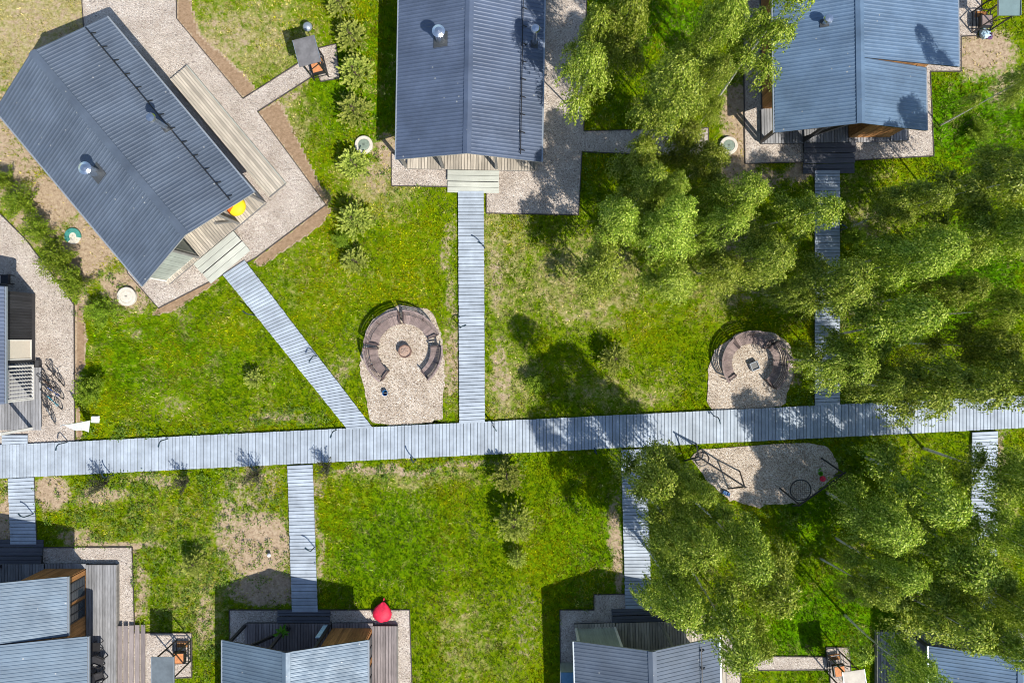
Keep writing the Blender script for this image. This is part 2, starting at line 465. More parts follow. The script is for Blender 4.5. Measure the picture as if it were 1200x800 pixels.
LUSH = [(1140,140,70,60,0,1.),(1130,320,80,60,0,1.),(430,100,60,100,0,.6),(450,640,110,70,0,.5),(700,640,80,80,0,.5),(980,730,120,70,0,.8),(770,20,80,40,0,.8),(60,330,40,60,-30,.6),(950,600,60,60,0,.6),(180,420,120,60,0,.5)]

def field(X, Y, blobs, warp):
    px = X*20 + 600; py = 400 - Y*20
    px = px + (fbm(X, Y, 2.2, 50) - .5)*26*warp; py = py + (fbm(X, Y, 2.2, 60) - .5)*26*warp
    out = np.zeros_like(X)
    for cx, cy, rx, ry, a, amt in blobs:
        c, s = math.cos(rad(a)), math.sin(rad(a))
        dx = px - cx; dy = py - cy
        u = (dx*c - dy*s)/rx; v = (dx*s + dy*c)/ry
        out = np.maximum(out, amt*np.clip(1.45 - np.sqrt(u*u + v*v)*0.95, 0, 1))
    return out

def in_poly(X, Y, poly):
    r = np.zeros(X.shape, bool); n = len(poly)
    for i in range(n):
        x0, y0 = poly[i]; x1, y1 = poly[(i+1) % n]
        if y0 == y1: continue
        c = ((y0 > Y) != (y1 > Y)) & (X < (x1-x0)*(Y-y0)/(y1-y0) + x0)
        r ^= c
    return r

# earth strips with a hard edge (bare trodden earth beside the gravel)
EARTH = [PP(q) for q in (
 [(208,-20),(220,-10),(232,40),(286,88),(300,104),(285,116),(207,22)],
 [(302,131),(326,120),(352,170),(385,238),(382,241)],
 [(382,240),(388,246),(378,262),(306,312),(296,306)],
 [(186,361),(250,322),(256,330),(200,366),(180,368)],
 [(88,357),(94,358),(101,400),(98,430),(88,440)],
 [(88,480),(93,478),(96,512),(88,516)],
)]
xs = np.concatenate([[-300,-150,-80,-50], np.arange(-36, 36.01, .16), [50,80,150,300]])
ys = np.concatenate([[-300,-150,-80,-45], np.arange(-27, 27.01, .16), [45,80,150,300]])
GX, GY = np.meshgrid(xs, ys, indexing='ij')
def all_fields(X, Y):
    so = field(X, Y, SOIL, 1.0); dr = np.maximum(field(X, Y, DRY, 1.0)*1.15, np.clip((fbm(X, Y, 1.7, 140)-.56)*2.4, 0, .30)); lu = field(X, Y, LUSH, 1.0)
    for e in EARTH: so = np.where(in_poly(X, Y, e), 1.6, so)
    return so, dr, lu
so, dr, lu = all_fields(GX, GY)
nx, ny = GX.shape
GZ = (fbm(GX, GY, 3.0, 5) - 0.5)*0.05*(np.abs(GX) < 36)*(np.abs(GY) < 27) - 0.03
idx = np.arange(nx*ny).reshape(nx, ny)
F = np.stack([idx[:-1,:-1], idx[1:,:-1], idx[1:,1:], idx[:-1,1:]], -1).reshape(-1, 4)
V = np.stack([GX, GY, GZ], -1).reshape(-1, 3)

m, nt, b = new_mat('lawn_and_earth')
tc = N(nt, 'ShaderNodeTexCoord')
def noise(scale, det=5.0, rgh=0.65):
    n = N(nt, 'ShaderNodeTexNoise', Scale=scale, Detail=det, Roughness=rgh)
    nt.links.new(tc.outputs['Object'], n.inputs['Vector']); return n.outputs[0]
def math_n(op, a, bb):
    q = N(nt, 'ShaderNodeMath', operation=op)
    for i, v in enumerate((a, bb)):
        if isinstance(v, bpy.types.NodeSocket): nt.links.new(v, q.inputs[i])
        else: q.inputs[i].default_value = v
    return q.outputs[0]
def smooth(v, lo, hi):
    q = N(nt, 'ShaderNodeMapRange', interpolation_type='SMOOTHSTEP')
    nt.links.new(v, q.inputs[0]); q.inputs[1].default_value = lo; q.inputs[2].default_value = hi
    return q.outputs[0]
a_s = N(nt, 'ShaderNodeAttribute', attribute_name='soil').outputs['Fac']
a_d = N(nt, 'ShaderNodeAttribute', attribute_name='dry').outputs['Fac']
a_l = N(nt, 'ShaderNodeAttribute', attribute_name='lush').outputs['Fac']
gr = ramp(nt, [(0.28, (0.035, 0.075, 0.001)), (0.45, (0.095, 0.165, 0.001)), (0.6, (0.18, 0.235, 0.002)), (0.75, (0.25, 0.25, 0.012))])
nt.links.new(noise(3.2, 8.0, 0.78), gr.inputs[0])
lush = mix(nt, smooth(a_l, 0.1, 1.0), gr.outputs[0], mix(nt, 1.0, gr.outputs[0], (0.66, 1.12, 0.6), 'MULTIPLY'))
straw = ramp(nt, [(0.3, (0.13, 0.13, 0.03)), (0.48, (0.28, 0.25, 0.09)), (0.66, (0.50, 0.42, 0.24))])
nt.links.new(noise(4.5, 8.0, 0.8), straw.inputs[0])
f_d = smooth(math_n('ADD', a_d, math_n('MULTIPLY', math_n('SUBTRACT', noise(1.6, 7.0, 0.75), 0.5), 2.2)), 0.25, 0.85)
c1 = mix(nt, f_d, lush, straw.outputs[0])
sand = ramp(nt, [(0.25, (0.15, 0.105, 0.065)), (0.45, (0.34, 0.25, 0.165)), (0.6, (0.45, 0.35, 0.24)), (0.8, (0.56, 0.47, 0.36))])
nt.links.new(noise(5.5, 9.0, 0.75), sand.inputs[0])
earth = ramp(nt, [(0.3, (0.22, 0.145, 0.085)), (0.7, (0.36, 0.25, 0.16))])
nt.links.new(noise(5.0, 6.0), earth.inputs[0])
sand2 = mix(nt, smooth(a_s, 1.15, 1.45), sand.outputs[0], earth.outputs[0])
f_s = smooth(math_n('ADD', a_s, math_n('MULTIPLY', math_n('SUBTRACT', noise(2.6, 8.0, 0.8), 0.5), 1.9)), 0.42, 0.75)
nt.links.new(mix(nt, f_s, c1, sand2), b.inputs['Base Color'])
b.inputs['Roughness'].default_value = 0.95; b.inputs['Specular IOR Level'].default_value = 0.03
bp = N(nt, 'ShaderNodeBump', Strength=0.8, Distance=0.08)
nt.links.new(noise(9.0, 6.0, 0.75), bp.inputs['Height']); nt.links.new(bp.outputs[0], b.inputs['Normal'])
g_me = np_mesh('ground', V, F, m, attr={'soil': so.ravel(), 'dry': dr.ravel(), 'lush': lu.ravel()})
tag(link('ground', g_me), kind='structure')

# ------------------------------------------------------------------ gravel
KEEP_OUT = []          # polygons where no grass grows
def gravel(name, px_pts, mat='gravel', edge=True, z=0.03):
    pts = PP(px_pts)
    KEEP_OUT.append(pts)
    n = len(pts)
    mb = MB(); mb.poly([(x, y, z) for x, y in pts])
    me = mb.mesh(name, M[mat])
    o = link(name, me); tag(o, kind='structure')
    # keep the face pointing up
    if me.polygons[0].normal.z < 0: me.flip_normals()
    if edge:
        e = MB()
        for i in range(n):
            a = pts[i]; c = pts[(i+1) % n]
            if max(abs(a[0]), abs(c[0])) > 31 and max(abs(a[1]), abs(c[1])) > 21: continue
            e.bar((a[0], a[1], 0.02), (c[0], c[1], 0.02), 0.045, 0.09)
        e.build('edging', M['edging'], o)
    return o
gravel('gravel_path', [(95,-22),(207,-22),(207,22),(285,116),(352,73),(360,60),(394,52),(398,92),(376,96),(372,86),(302,131),(382,240),(300,302),(186,361),(150,320),(100,60)])
gravel('gravel_path', [(459,180),(459,218),(524,219),(570,219),(570,250),(678,252),(682,178),(770,182),(830,182),(830,150),(684,154),(688,-22),(560,-22),(560,180)])
gravel('gravel_path', [(870,-22),(873,192),(945,190),(1004,188),(1094,183),(1090,84),(1126,84),(1126,43),(1144,42),(1150,30),(1150,-22)])
gravel('gravel_path', [(-30,235),(0,250),(30,280),(62,322),(87,357),(88,517),(-30,522)])
gravel('gravel_path', [(40,641),(155,641),(158,741),(225,741),(225,793),(200,794),(200,830),(40,830)])
gravel('gravel_path', [(269,714),(480,714),(484,830),(269,830)])
gravel('gravel_path', [(657,830),(656,714),(696,714),(696,696),(762,695),(840,724),(866,768),(968,769),(968,758),(995,758),(1000,830),(974,830),(972,784),(868,785),(868,830)])
gravel('gravel_path', [(1050,745),(1240,745),(1240,830),(1050,830)], edge=False)
def blob(pts, n=6):
    """round the corners of a px outline a little, and make it uneven"""
    out = []
    m_ = len(pts)
    for i in range(m_):
        a = np.array(pts[i-1], float); p = np.array(pts[i], float); c = np.array(pts[(i+1) % m_], float)
        p0 = p + (a-p)*0.3; p1 = p + (c-p)*0.3
        for k in range(n):
            t = k/(n-1); q = (1-t)**2*p0 + 2*t*(1-t)*p + t*t*p1
            out.append((q[0]+rng.normal(0,.9), q[1]+rng.normal(0,.9)))
    return out
gravel('gravel_pad', blob([(432,498),(430,470),(421,425),(430,380),(465,356),(505,362),(519,395),(521,440),(519,470),(519,494)]) + [(518,495)], mat='gravel_sand', edge=False)
gravel('gravel_pad', blob([(831,484),(828,440),(838,408),(865,388),(905,388),(926,402),(931,432),(925,452),(917,479)]), mat='gravel_sand', edge=False)
gravel('play_area_gravel', blob([(803,527),(965,517),(979,538),(983,553),(965,568),(940,590),(878,593),(850,583),(828,562)]), mat='gravel_sand', edge=False)

# ------------------------------------------------------------------ boardwalks
def boardwalk(px_a0, px_a1, px_b0, px_b1, name='boardwalk', z=0.16, pitch=0.203):
    """a0-a1: one long edge, b0-b1: the other; planks lie across"""
    a0, a1, b0, b1 = [Vector((*P(*q), 0)) for q in (px_a0, px_a1, px_b0, px_b1)]
    KEEP_OUT.append([tuple(q.xy) for q in (a0, a1, b1, b0)])
    L = ((a1-a0).length + (b1-b0).length)/2
    n = max(2, int(round(L/pitch)))
    mb = MB(); gap = 0.11
    for i in range(n):
        t0 = (i + gap*0.5)/n; t1 = (i + 1 - gap*0.5)/n
        q = [a0.lerp(a1, t0), b0.lerp(b1, t0), b0.lerp(b1, t1), a0.lerp(a1, t1)]
        dz = random.uniform(-.004, .004); e = random.uniform(-.012, .012)
        w = (q[1]-q[0]).normalized()*e
        q = [p + w for p in q]
        d = (q[3]-q[0])*0.10
        lo = [p + Vector((0,0,z-.05)) for p in q]
        hi = [q[0]+d, q[1]+d, q[2]-d, q[3]-d]
        mid = [p + Vector((0,0,z-.012+dz)) for p in q]
        hi = [p + Vector((0,0,z+dz)) for p in hi]
        nrm = (q[1]-q[0]).cross(q[3]-q[0]).z
        if nrm < 0:
            lo = lo[::-1]; mid = mid[::-1]; hi = hi[::-1]
        k = len(mb.v)
        mb.v += [tuple(p) for p in lo + mid + hi]
        for s0 in (0, 4):
            for j in range(4):
                j2 = (j+1) % 4
                mb.f.append((k+s0+j, k+s0+j2, k+s0+4+j2, k+s0+4+j))
        mb.f.append((k+8, k+9, k+10, k+11))
    o = mb.build(name, M['board']); tag(o, kind='structure')
    js = MB()
    for t in (0.04, 0.5, 0.96):
        p = a0.lerp(b0, t); q = a1.lerp(b1, t)
        js.bar((p.x, p.y, z-.105), (q.x, q.y, z-.105), 0.08, 0.10)
    js.build('joist', M['board_side'], o)
    return o
boardwalk((-40,522.9), (1240,461), (-40,562), (1240,498.8))
boardwalk((408,503), (262,322), (437.5,501), (287.5,305))
boardwalk((538.5,496.0), (537,224), (568.3,494.5), (567,224))
boardwalk((954,475.3), (954,200), (983.2,473.9), (983,200))
boardwalk((337.5,545), (343,716), (367,543.6), (373,716))
boardwalk((727.5,526.5), (732.5,712), (757.5,525), (763,712))
boardwalk((1137.5,506), (1135,740), (1167.5,504.5), (1166,740))
boardwalk((11,560), (14,637), (41,558.5), (44,637))
boardwalk((4,509), (4,520.5), (34,509), (34,519))

# ------------------------------------------------------------------ houses
RIDGE, EAVE = 5.0, 3.3
def deck(mb, x0, x1, y0, y1, z, pitch=0.165, t=0.04, along='y'):
    if along == 'y':
        n = max(1, round((x1-x0)/pitch)); p = (x1-x0)/n
        for i in range(n):
            dz = random.uniform(-.003, .003)
            mb.box(x0+i*p+.012, x0+(i+1)*p-.012, y0, y1, z-t+dz, z+dz)
    else:
        n = max(1, round((y1-y0)/pitch)); p = (y1-y0)/n
        for i in range(n):
            dz = random.uniform(-.003, .003)
            mb.box(x0, x1, y0+i*p+.012, y0+(i+1)*p-.012, z-t+dz, z+dz)

def wall(mb, a, c, z0, zt, th=0.06, board=0.16):
    """vertical boards between plan points a and c, each board as high as zt(x, y)"""
    a = Vector((a[0], a[1])); c = Vector((c[0], c[1]))
    d = c - a; L = d.length; d.normalize(); nn = Vector((-d.y, d.x))*th/2
    n = max(1, round(L/board)); p = L/n
    for i in range(n):
        s = a + d*(i*p+.004); e = a + d*((i+1)*p-.004)
        o = nn*(1 + (0.18 if i % 2 else 0))
        zs, ze = zt(s.x, s.y), zt(e.x, e.y)
        lo = [(*(s-o), z0), (*(e-o), z0), (*(e+o), z0), (*(s+o), z0)]
        hi = [(*(s-o), zs), (*(e-o), ze), (*(e+o), ze), (*(s+o), zs)]
        mb.hexa(lo, hi)

def slope(mb, side, x0, z0, xe, ze, y0, y1, pitch=0.205, rib=0.021):
    """profiled sheet from the ridge (x0, z0) down to the eave (xe, ze)"""
    n = max(2, round((y1-y0)/pitch)); p = (y1-y0)/n
    prof = []
    for i in range(n):
        yb = y0 + i*p
        prof += [(yb, 0.0), (yb+p*.45, 0.0), (yb+p*.62, rib), (yb+p*.83, rib)]
    prof.append((y1, 0.0))
    k = len(mb.v)
    for y, h in prof:
        mb.v.append((side*x0, y, z0+h)); mb.v.append((side*xe, y, ze+h))
    for i in range(len(prof)-1):
        q = (k+2*i, k+2*i+1, k+2*i+3, k+2*i+2)
        mb.f.append(q if side > 0 else q[::-1])

def slab(mb, side, x0, z0, xe, ze, y0, y1, t=0.13, drop=0.012):
    a = [(side*x0, y0), (side*xe, y0), (side*xe, y1), (side*x0, y1)]
    zz = [z0, ze, ze, z0]
    lo = [(x, y, z-t-drop) for (x, y), z in zip(a, zz)]; hi = [(x, y, z-drop) for (x, y), z in zip(a, zz)]
    if side < 0: lo = lo[::-1]; hi = hi[::-1]
    mb.hexa(lo, hi)

def window(root, side, x, y, w, z0, z1, frame, pane='glass', bars=1):
    """window in a side wall at x*side"""
    X = side*x
    f = MB(); t = 0.07
    xa, xb = sorted((X-side*.02, X+side*.07))
    f.box(xa, xb, y, y+t, z0, z1); f.box(xa, xb, y+w-t, y+w, z0, z1)
    f.box(xa, xb, y+t, y+w-t, z0, z0+t); f.box(xa, xb, y+t, y+w-t, z1-t, z1)
    for i in range(bars):
        yy = y + w*(i+1)/(bars+1)
        f.box(xa, xb, yy-t/2, yy+t/2, z0+t, z1-t)
    o = f.build('window', M[frame], root)
    g = MB(); xa, xb = sorted((X+side*.02, X+side*.045))
    g.box(xa, xb, y+t*.5, y+w-t*.5, z0+t*.5, z1-t*.5)
    g.build('pane', M[pane], o)
    return o

def chimney(root, x, y, zt, r, kind):
    side = 1 if x > 0 else -1
    zr = RIDGE - abs(x)/3.95*(RIDGE-EAVE)
    b_ = MB(); b_.hexa([(x+i*r*1.6, y+j*r*1.6, RIDGE-abs(x+i*r*1.6)/3.95*(RIDGE-EAVE)-.03) for i,j in ((-1,-1),(1,-1),(1,1),(-1,1))], [(x+i*r*1.6, y+j*r*1.6, RIDGE-abs(x+i*r*1.6)/3.95*(RIDGE-EAVE)+.06) for i,j in ((-1,-1),(1,-1),(1,1),(-1,1))])
    mb = MB()
    if kind == 'flue':
        mb.lathe([(r, zr), (r, zt-.30), (r*1.05, zt-.28), (r*1.05, zt-.22), (r*.9, zt-.2), (r*1.35, zt-.14), (r*1.4, zt-.08), (r*.8, zt), (0, zt+.05)], (x, y, 0), 20)
    else:
        mb.lathe([(r, zr), (r, zt-.22), (r*1.1, zt-.2), (r*2.0, zt-.1), (r*1.6, zt), (0, zt+.04)], (x, y, 0), 16)
    o = mb.build('chimney', M['steel'], root, smooth=False)
    b_.build('flashing', M['flashing'], root)
    return o

def house(name, label, pos, rot, L, room=0, ext=None, roof='roof', wmat='wall_wood', fmat=None, dmat='deck_grey', smat='step_dark',
          pmat='plinth_dark', posts=(), postmat='post_grey', steps=(0, 3.0, .8, 3), side_decks=(), chim=(), guard=0, wins=(), porch=2.2,
          front=-0.15, braces=(), trim='trim_dark', hw=3.95, gutter='gutter', open_side=0):
    root = thing(name, label, 'house', (pos[0], pos[1], 0), rot)
    fmat = fmat or wmat
    def zroof(x, y):
        s = 1 if x > 0 else -1
        w = hw
        if ext and s == ext[0]: w = ext[3] if y >= ext[1] else ext[2]
        return RIDGE - abs(x)/w*(RIDGE-EAVE)
    # roof
    rm = MB(); sl = MB(); gts = []
    for s in (-1, 1):
        segs = [(0, L, hw)]
        if ext and s == ext[0]: segs = [(0, ext[1], ext[2]), (ext[1], L, ext[3])]
        for (y0, y1, w) in segs:
            slope(rm, s, 0.0, RIDGE, w, EAVE, y0, y1)
            slab(sl, s, 0.0, RIDGE, w, EAVE, y0+.01, y1-.01)
            xa, xb = sorted((s*(w-.015), s*(w+.085)))
            gt = MB(); gt.box(xa, xb, y0+.02, y1-.02, EAVE-.15, EAVE-.02); gts.append(gt)
    ro = rm.build('roof', M[roof], root)
    sl.build('soffit', M['soffit' if trim == 'trim_white' else 'trim_dark'], ro)
    for gt in gts: gt.build('gutter', M[gutter], ro)
    cap = MB()
    w = .22; k = (RIDGE-EAVE)/hw
    k2 = k if not ext else k
    for s in (-1, 1):
        lo = [(0, .0, RIDGE+.045), (s*w, .0, RIDGE-w*k2+.045), (s*w, L, RIDGE-w*k2+.045), (0, L, RIDGE+.045)]
        hi = [(x, y, z+.02) for x, y, z in lo]
        if s < 0: lo = lo[::-1]; hi = hi[::-1]
        cap.hexa(lo, hi)
    cap.build('ridge_cap', M[roof], ro)
    for c in chim: chimney(ro, *c)
    if guard:
        g = MB(); x = guard*(hw-1.15); z = zroof(x, 1)+.035
        y = .5; 
        while y < L-.3:
            g.bar((x, y, z-.05), (x, y, z+.17), .05); g.bar((x, y, z+.15), (x+guard*.22, y, z-.10), .04)
            y += .95
        g.tube([(x, .25, z+.16), (x, L-.2, z+.16)], .028, 6)
        g.build('snow_guard', M['dark_metal'], ro)
    # walls
    wx = hw-.33
    pl = MB()
    def wp(a, c):
        w_b = MB(); wall(w_b, a, c, .36, under); w_b.build('wall', M[wmat], root)
    under = lambda x, y: zroof(x, y)-.15
    for s in (-1, 1):
        x = wx; y0 = .49 if s == room else porch
        if open_side == s: y0 = porch
        if ext and s == ext[0]:
            xf = ext[2]-.62
            wp((s*xf, y0), (s*xf, ext[1]+.05)); wp((s*xf, ext[1]+.055), (s*xf, L-.2))
            pl.box(*sorted((s*(xf-.1), s*(xf+.02))), y0, L-.2, 0, .355)
            for yy in ((ext[1]+L)/2, L-.3):
                p_ = MB(); p_.box(*sorted((s*(ext[3]-.3), s*(ext[3]-.16))), yy, yy+.14, .0, EAVE-.16); p_.build('post', M[postmat], root)
            # gable sliver between the two roof pitches
            g2 = MB(); yy = ext[1]+.02
            fz = lambda q: RIDGE - q/ext[2]*(RIDGE-EAVE)
            rz_ = lambda q: RIDGE - q/ext[3]*(RIDGE-EAVE)
            n = 24
            for i in range(n):
                q0 = .3+(ext[2]-.3)*i/n; q1 = .3+(ext[2]-.3)*(i+1)/n-.006
                lo = [(s*q0, yy, fz(q0)-.1), (s*q1, yy, fz(q1)-.1), (s*q1, yy+.05, fz(q1)-.1), (s*q0, yy+.05, fz(q0)-.1)]
                hi = [(s*q0, yy, rz_(q0)-.14), (s*q1, yy, rz_(q1)-.14), (s*q1, yy+.05, rz_(q1)-.14), (s*q0, yy+.05, rz_(q0)-.14)]
                if s < 0: lo = lo[::-1]; hi = hi[::-1]
                if rz_(q1)-.14 > fz(q1)-.1: g2.hexa(lo, hi)
            g2.build('gable_panel', M[wmat], root)
        else:
            wp((s*x, y0), (s*x, L-.2))
            pl.box(*sorted((s*(x-.1), s*(x+.02))), y0, L-.2, 0, .355)
    wp((-wx, L-.25), (wx, L-.25))
    if room:
        rx = room*1.35; we = (ext[2]-.62) if ext and ext[0] == room else wx
        fw = MB()
        wall(fw, (rx, .45), (room*we, .45), .36, under)
        fw.build('front_wall', M[fmat], root)
        wp((rx, .49), (rx, porch))
        wp((rx, porch), (-room*wx, porch))
        pl.box(*sorted((rx, room*we)),   .43, .53, 0, .355)
        if trim == 'trim_white':
            t_ = MB()
            for xx in (rx, room*we):
                t_.box(xx-.06, xx+.06, .36, .49, .3, under(xx, .3))
            t_.box(*sorted((rx, room*we)), .37, .48, .28, .355)
            t_.build('wall_trim', M['trim_white'], root)
    else:
        wp((-wx, porch), (wx, porch))
    # glazed terrace doors in the recessed wall
    dx = -room*0.9 if room else 0.0
    fr = MB(); y = porch-.08
    for xx in (dx-1.3, dx, dx+1.3): fr.box(xx-.05, xx+.05, y-.03, y+.04, .42, 2.55)
    fr.box(dx-1.25, dx+1.25, y-.03, y+.04, 2.5, 2.6)
    d_ = fr.build('terrace_door', M[trim], root)
    gl = MB(); gl.box(dx-1.25, dx+1.25, y, y+.02, .42, 2.5); gl.build('pane', M['glass'], d_)
    # terrace
    tb = MB(); 
    e = -front
    x0 = -wx-.12 if room != -1 else -1.30
    x1 = wx+.12 if room != 1 else 1.30
    deck(tb, x0, x1, e, porch-.04, .40)
    te = tb.build('terrace', M[dmat], root)
    pl.box(x0+.03, x1-.03, e+.04, porch-.05, 0.0, .35)
    if room:
        a_, b__ = sorted((room*1.33, room*(wx+.1)))
        pl.box(a_, b__, e+.05, .42, 0, .30)
        sb = MB(); deck(sb, a_, b__, e, .42, .36); sb.build('plinth_board', M[dmat], root)
    sx, sw, sd, sn = steps
    if sn:
        st = MB(); rs = MB()
        tr = sd/sn
        for i in range(sn):
            zt = .40*(sn-i)/(sn+.6)
            ya = e-(i+1)*tr; yb = e-i*tr
            half = tr/2
            st.box(sx-sw/2, sx+sw/2, ya+.01, ya+half-.012, zt-.045, zt)
            st.box(sx-sw/2, sx+sw/2, ya+half+.012, yb-.012, zt-.045, zt)
            rs.box(sx-sw/2+.05, sx+sw/2-.05, ya+.05, yb, 0, zt-.05)
        so_ = st.build('steps', M[smat], root)
        rs.build('riser', M['plinth_dark'], so_)
    for i, (xa, xb, ya, yb) in enumerate(side_decks):
        sd_ = MB(); deck(sd_, xa, xb, ya, yb, .395)
        q = sd_.build('side_deck', M[dmat], root)
        fb = MB(); fb.box(xa+.02, xb-.02, ya+.02, yb-.02, 0, .345); fb.build('deck_skirt', M[pmat], q)
        rim = MB(); xo = xa if abs(xa) > abs(xb) else xb
        rim.box(*sorted((xo, xo+(.05 if xo > 0 else -.05))), ya, yb, .1, .41)
        rim.build('deck_fascia', M[smat if smat == 'step_light' else 'post_grey'], q)
    pl.build('plinth', M[pmat], root)
    for x in posts:
        p_ = MB(); p_.box(x-.075, x+.075, e+.03, e+.18, .4, zroof(x, 0)-.15); p_.build('post', M[postmat], root)
    for (xa, za, xb, zb) in braces:
        p_ = MB(); p_.bar((xa, e+.27, za), (xb, e+.27, min(zb, zroof(xb, 0)-.2)), .14); p_.build('brace', M[postmat], root)
    for wdw in wins: window(root, *wdw)
    # building footprint keeps grass out
    c, s_ = math.cos(rot), math.sin(rot)
    def tw(x, y): return (pos[0]+c*x-s_*y, pos[1]+s_*x+c*y)
    KEEP_OUT.append([tw(-hw+.1, -.1), tw(hw-.1, -.1), tw(hw-.1, L), tw(-hw+.1, L)])
    if sn: KEEP_OUT.append([tw(sx-sw/2, e-sd), tw(sx+sw/2, e-sd), tw(sx+sw/2, e+.1), tw(sx-sw/2, e+.1)])
    for xa, xb, ya, yb in side_decks:
        KEEP_OUT.append([tw(xa, ya), tw(xb, ya), tw(xb, yb), tw(xa, yb)])
    root['_w'] = 0
    del root['_w']
    return root, tw

PI = math.pi
rot_A = math.atan2(0.642, 0.766)
HA, twA = house('terrace_house', 'turned grey roofed house with yellow beanbag and pale steps, top left corner', P(258.6, 288.9), rot_A, 12.5, room=-1, roof='roof_slate',
    wmat='wall_sage', fmat='wall_sage', dmat='deck_light', smat='step_light', pmat='plinth', posts=(-1.3, 1.75, 3.65), postmat='post_grey', trim='trim_white',
    steps=(-.3, 3.0, 1.5, 2), side_decks=[(4.05, 5.3, .3, 9.2)], guard=1, braces=[(1.75, .45, 1.1, 2.4)],
    chim=[(-1.62, 5.75, 5.65, .24, 'flue'), (2.68, 5.45, 5.85, .13, 'pipe')],
    wins=[(-1, 3.62, 3.0, 1.4, 1.2, 2.4, 'trim_white'), (1, 3.62, 3.2, 1.6, .5, 2.5, 'trim_white'), (1, 3.62, 7.0, 1.6, .5, 2.5, 'trim_white')])
HB, twB = house('terrace_house', 'dark grey roofed house with pale steps running down to the middle boardwalk', P(553, 203.6), rad(-1.0), 12.5, room=0,
    wmat='wall_sage', dmat='deck_light', smat='step_light', pmat='plinth', posts=(-3.8, -1.65, 1.45, 3.75), postmat='post_grey', trim='trim_white',
    steps=(.1, 3.0, 1.3, 2), guard=1,
    chim=[(-1.55, 6.15, 5.6, .24, 'flue'), (3.45, 6.3, 5.75, .12, 'pipe')], wins=[(-1, 3.62, 3.0, 1.4, 1.2, 2.4, 'trim_white')])
HC, twC = house('terrace_house', 'blue grey roofed house with wider rear wing and dark shaded steps, top right', P(965, 172), rad(0.8), 12.5, room=1, ext=(1, 3.45, 4.3, 6.1),
    roof='roof_blue_sheen', dmat='deck_grey', smat='step_dark', steps=(.25, 3.0, 1.75, 3), posts=(-3.75, -1.3), postmat='trim_dark', braces=[(-1.3, .45, .1, 3.6), (-3.6, .45, -3.6, 3.0)],
    side_decks=[(3.75, 4.75, .2, 9)], chim=[(-1.6, 5.5, 5.0, .13, 'pipe')], open_side=-1,
    wins=[(-1, 3.62, 4.0, 1.2, 1.0, 2.4, 'trim_dark')])
HD, twD = house('terrace_house', 'small charcoal clad house cut by the left edge with bicycles at its wall', (-31.55, -3.4), 0, 6.4, room=0, roof='roof', wmat='wall_dark', dmat='deck_grey',
    pmat='plinth_dark', steps=(2.2, 1.5, .0, 0), front=1.75, posts=(-3.7, 0, 3.65), postmat='trim_white',
    wins=[(1, 3.62, 2.35, 1.15, .45, 2.75, 'trim_white', 'blind', 0)])
sc_ = MB()
for i in range(9):
    y = .12 + i*.205
    sc_.box(3.70, 3.78, y, y+.06, .40, 3.15)
sc_.box(3.69, 3.79, .02, .10, .40, 3.2); sc_.box(3.69, 3.79, 1.95, 2.05, .40, 3.2); sc_.box(3.69, 3.79, .1, 1.95, 3.1, 3.2); sc_.box(3.69, 3.79, .1, 1.95, .40, .48)
sc_.build('slatted_screen', M['trim_white'], HD)
fl = MB(); fl.box(3.8, 4.02, 0, 2.3, 0.0, .345); fl.build('plinth', M['plinth_dark'], HD)
f2 = MB(); deck(f2, 3.72, 4.2, -1.75, 1.9, .395); f2.build('side_deck', M['deck_grey'], HD)
HE, twE = house('terrace_house', 'pale blue roofed house with two dark chairs on its deck, lower left corner', P(30, 655.5), PI, 12.5, room=-1, ext=(-1, 3.25, 4.3, 5.4),
    roof='roof_pale_sheen', dmat='deck_grey', smat='step_dark', steps=(.6, 3.4, 1.35, 3), posts=(1.2, 3.7), postmat='trim_dark',
    side_decks=[(-5.5, -3.75, .2, 10.0)], wins=[(-1, 3.68, .8, 1.1, .5, 2.7, 'trim_dark'), (-1, 3.68, 2.1, 1.0, .5, 2.7, 'trim_dark')])
HF, twF = house('terrace_house', 'pale grey roofed house with a red beanbag at its corner, bottom row', P(364, 724.5), PI, 12.5, room=-1,
    roof='roof_pale_sheen', dmat='deck_mauve', smat='step_dark', steps=(.35, 3.1, .7, 2), posts=(-1.2, 1.2, 3.7), postmat='trim_dark', braces=[(1.1, .45, 2.6, 3.2)],
    side_decks=[(-5.1, -3.5, .3, 10)], wins=[(-1, 3.62, .7, 1.3, .5, 2.7, 'trim_dark'), (-1, 3.62, 2.4, 1.3, .5, 2.7, 'trim_dark')])
HG, twG = house('terrace_house', 'grey roofed house half hidden by birches beside a small blue roofed shed', P(746.5, 723.5), PI+rad(1.7), 12.5, room=1,
    roof='roof_slate', wmat='wall_sage', fmat='wall_sage', dmat='deck_light', smat='step_dark', steps=(-.05, 3.1, .75, 2), posts=(-3.7, -1.3), postmat='post_grey', guard=-1,
    side_decks=[(-5.0, -4.1, .3, 10)], trim='trim_white', wins=[(1, 3.62, 2.0, 1.2, 1.0, 2.4, 'trim_white')])
HH, twH = house('terrace_house', 'blue roofed house under birch crowns, lower right corner', P(1133, 731), PI, 12.5, room=0,
    roof='roof_blue_sheen', dmat='deck_grey', smat='step_dark', steps=(.3, 3.0, .8, 2), posts=(-3.7, 0, 3.7), postmat='trim_dark', braces=[(.1, .45, 2.6, 3.2)],
    side_decks=[(4.05, 5.4, .3, 10)], wins=[(1, 3.62, 2.2, 1.4, .5, 2.7, 'trim_dark')])
# slatted stairs beside the deck of the lower left house (a part of it)
ss = MB()
for i in range(5):
    x = -5.58 - i*.31
    ss.box(x-.25, x, 3.75, 9.5, .33-.055*i, .38-.055*i)
ss.build('side_steps', M['deck_mauve'], HE)
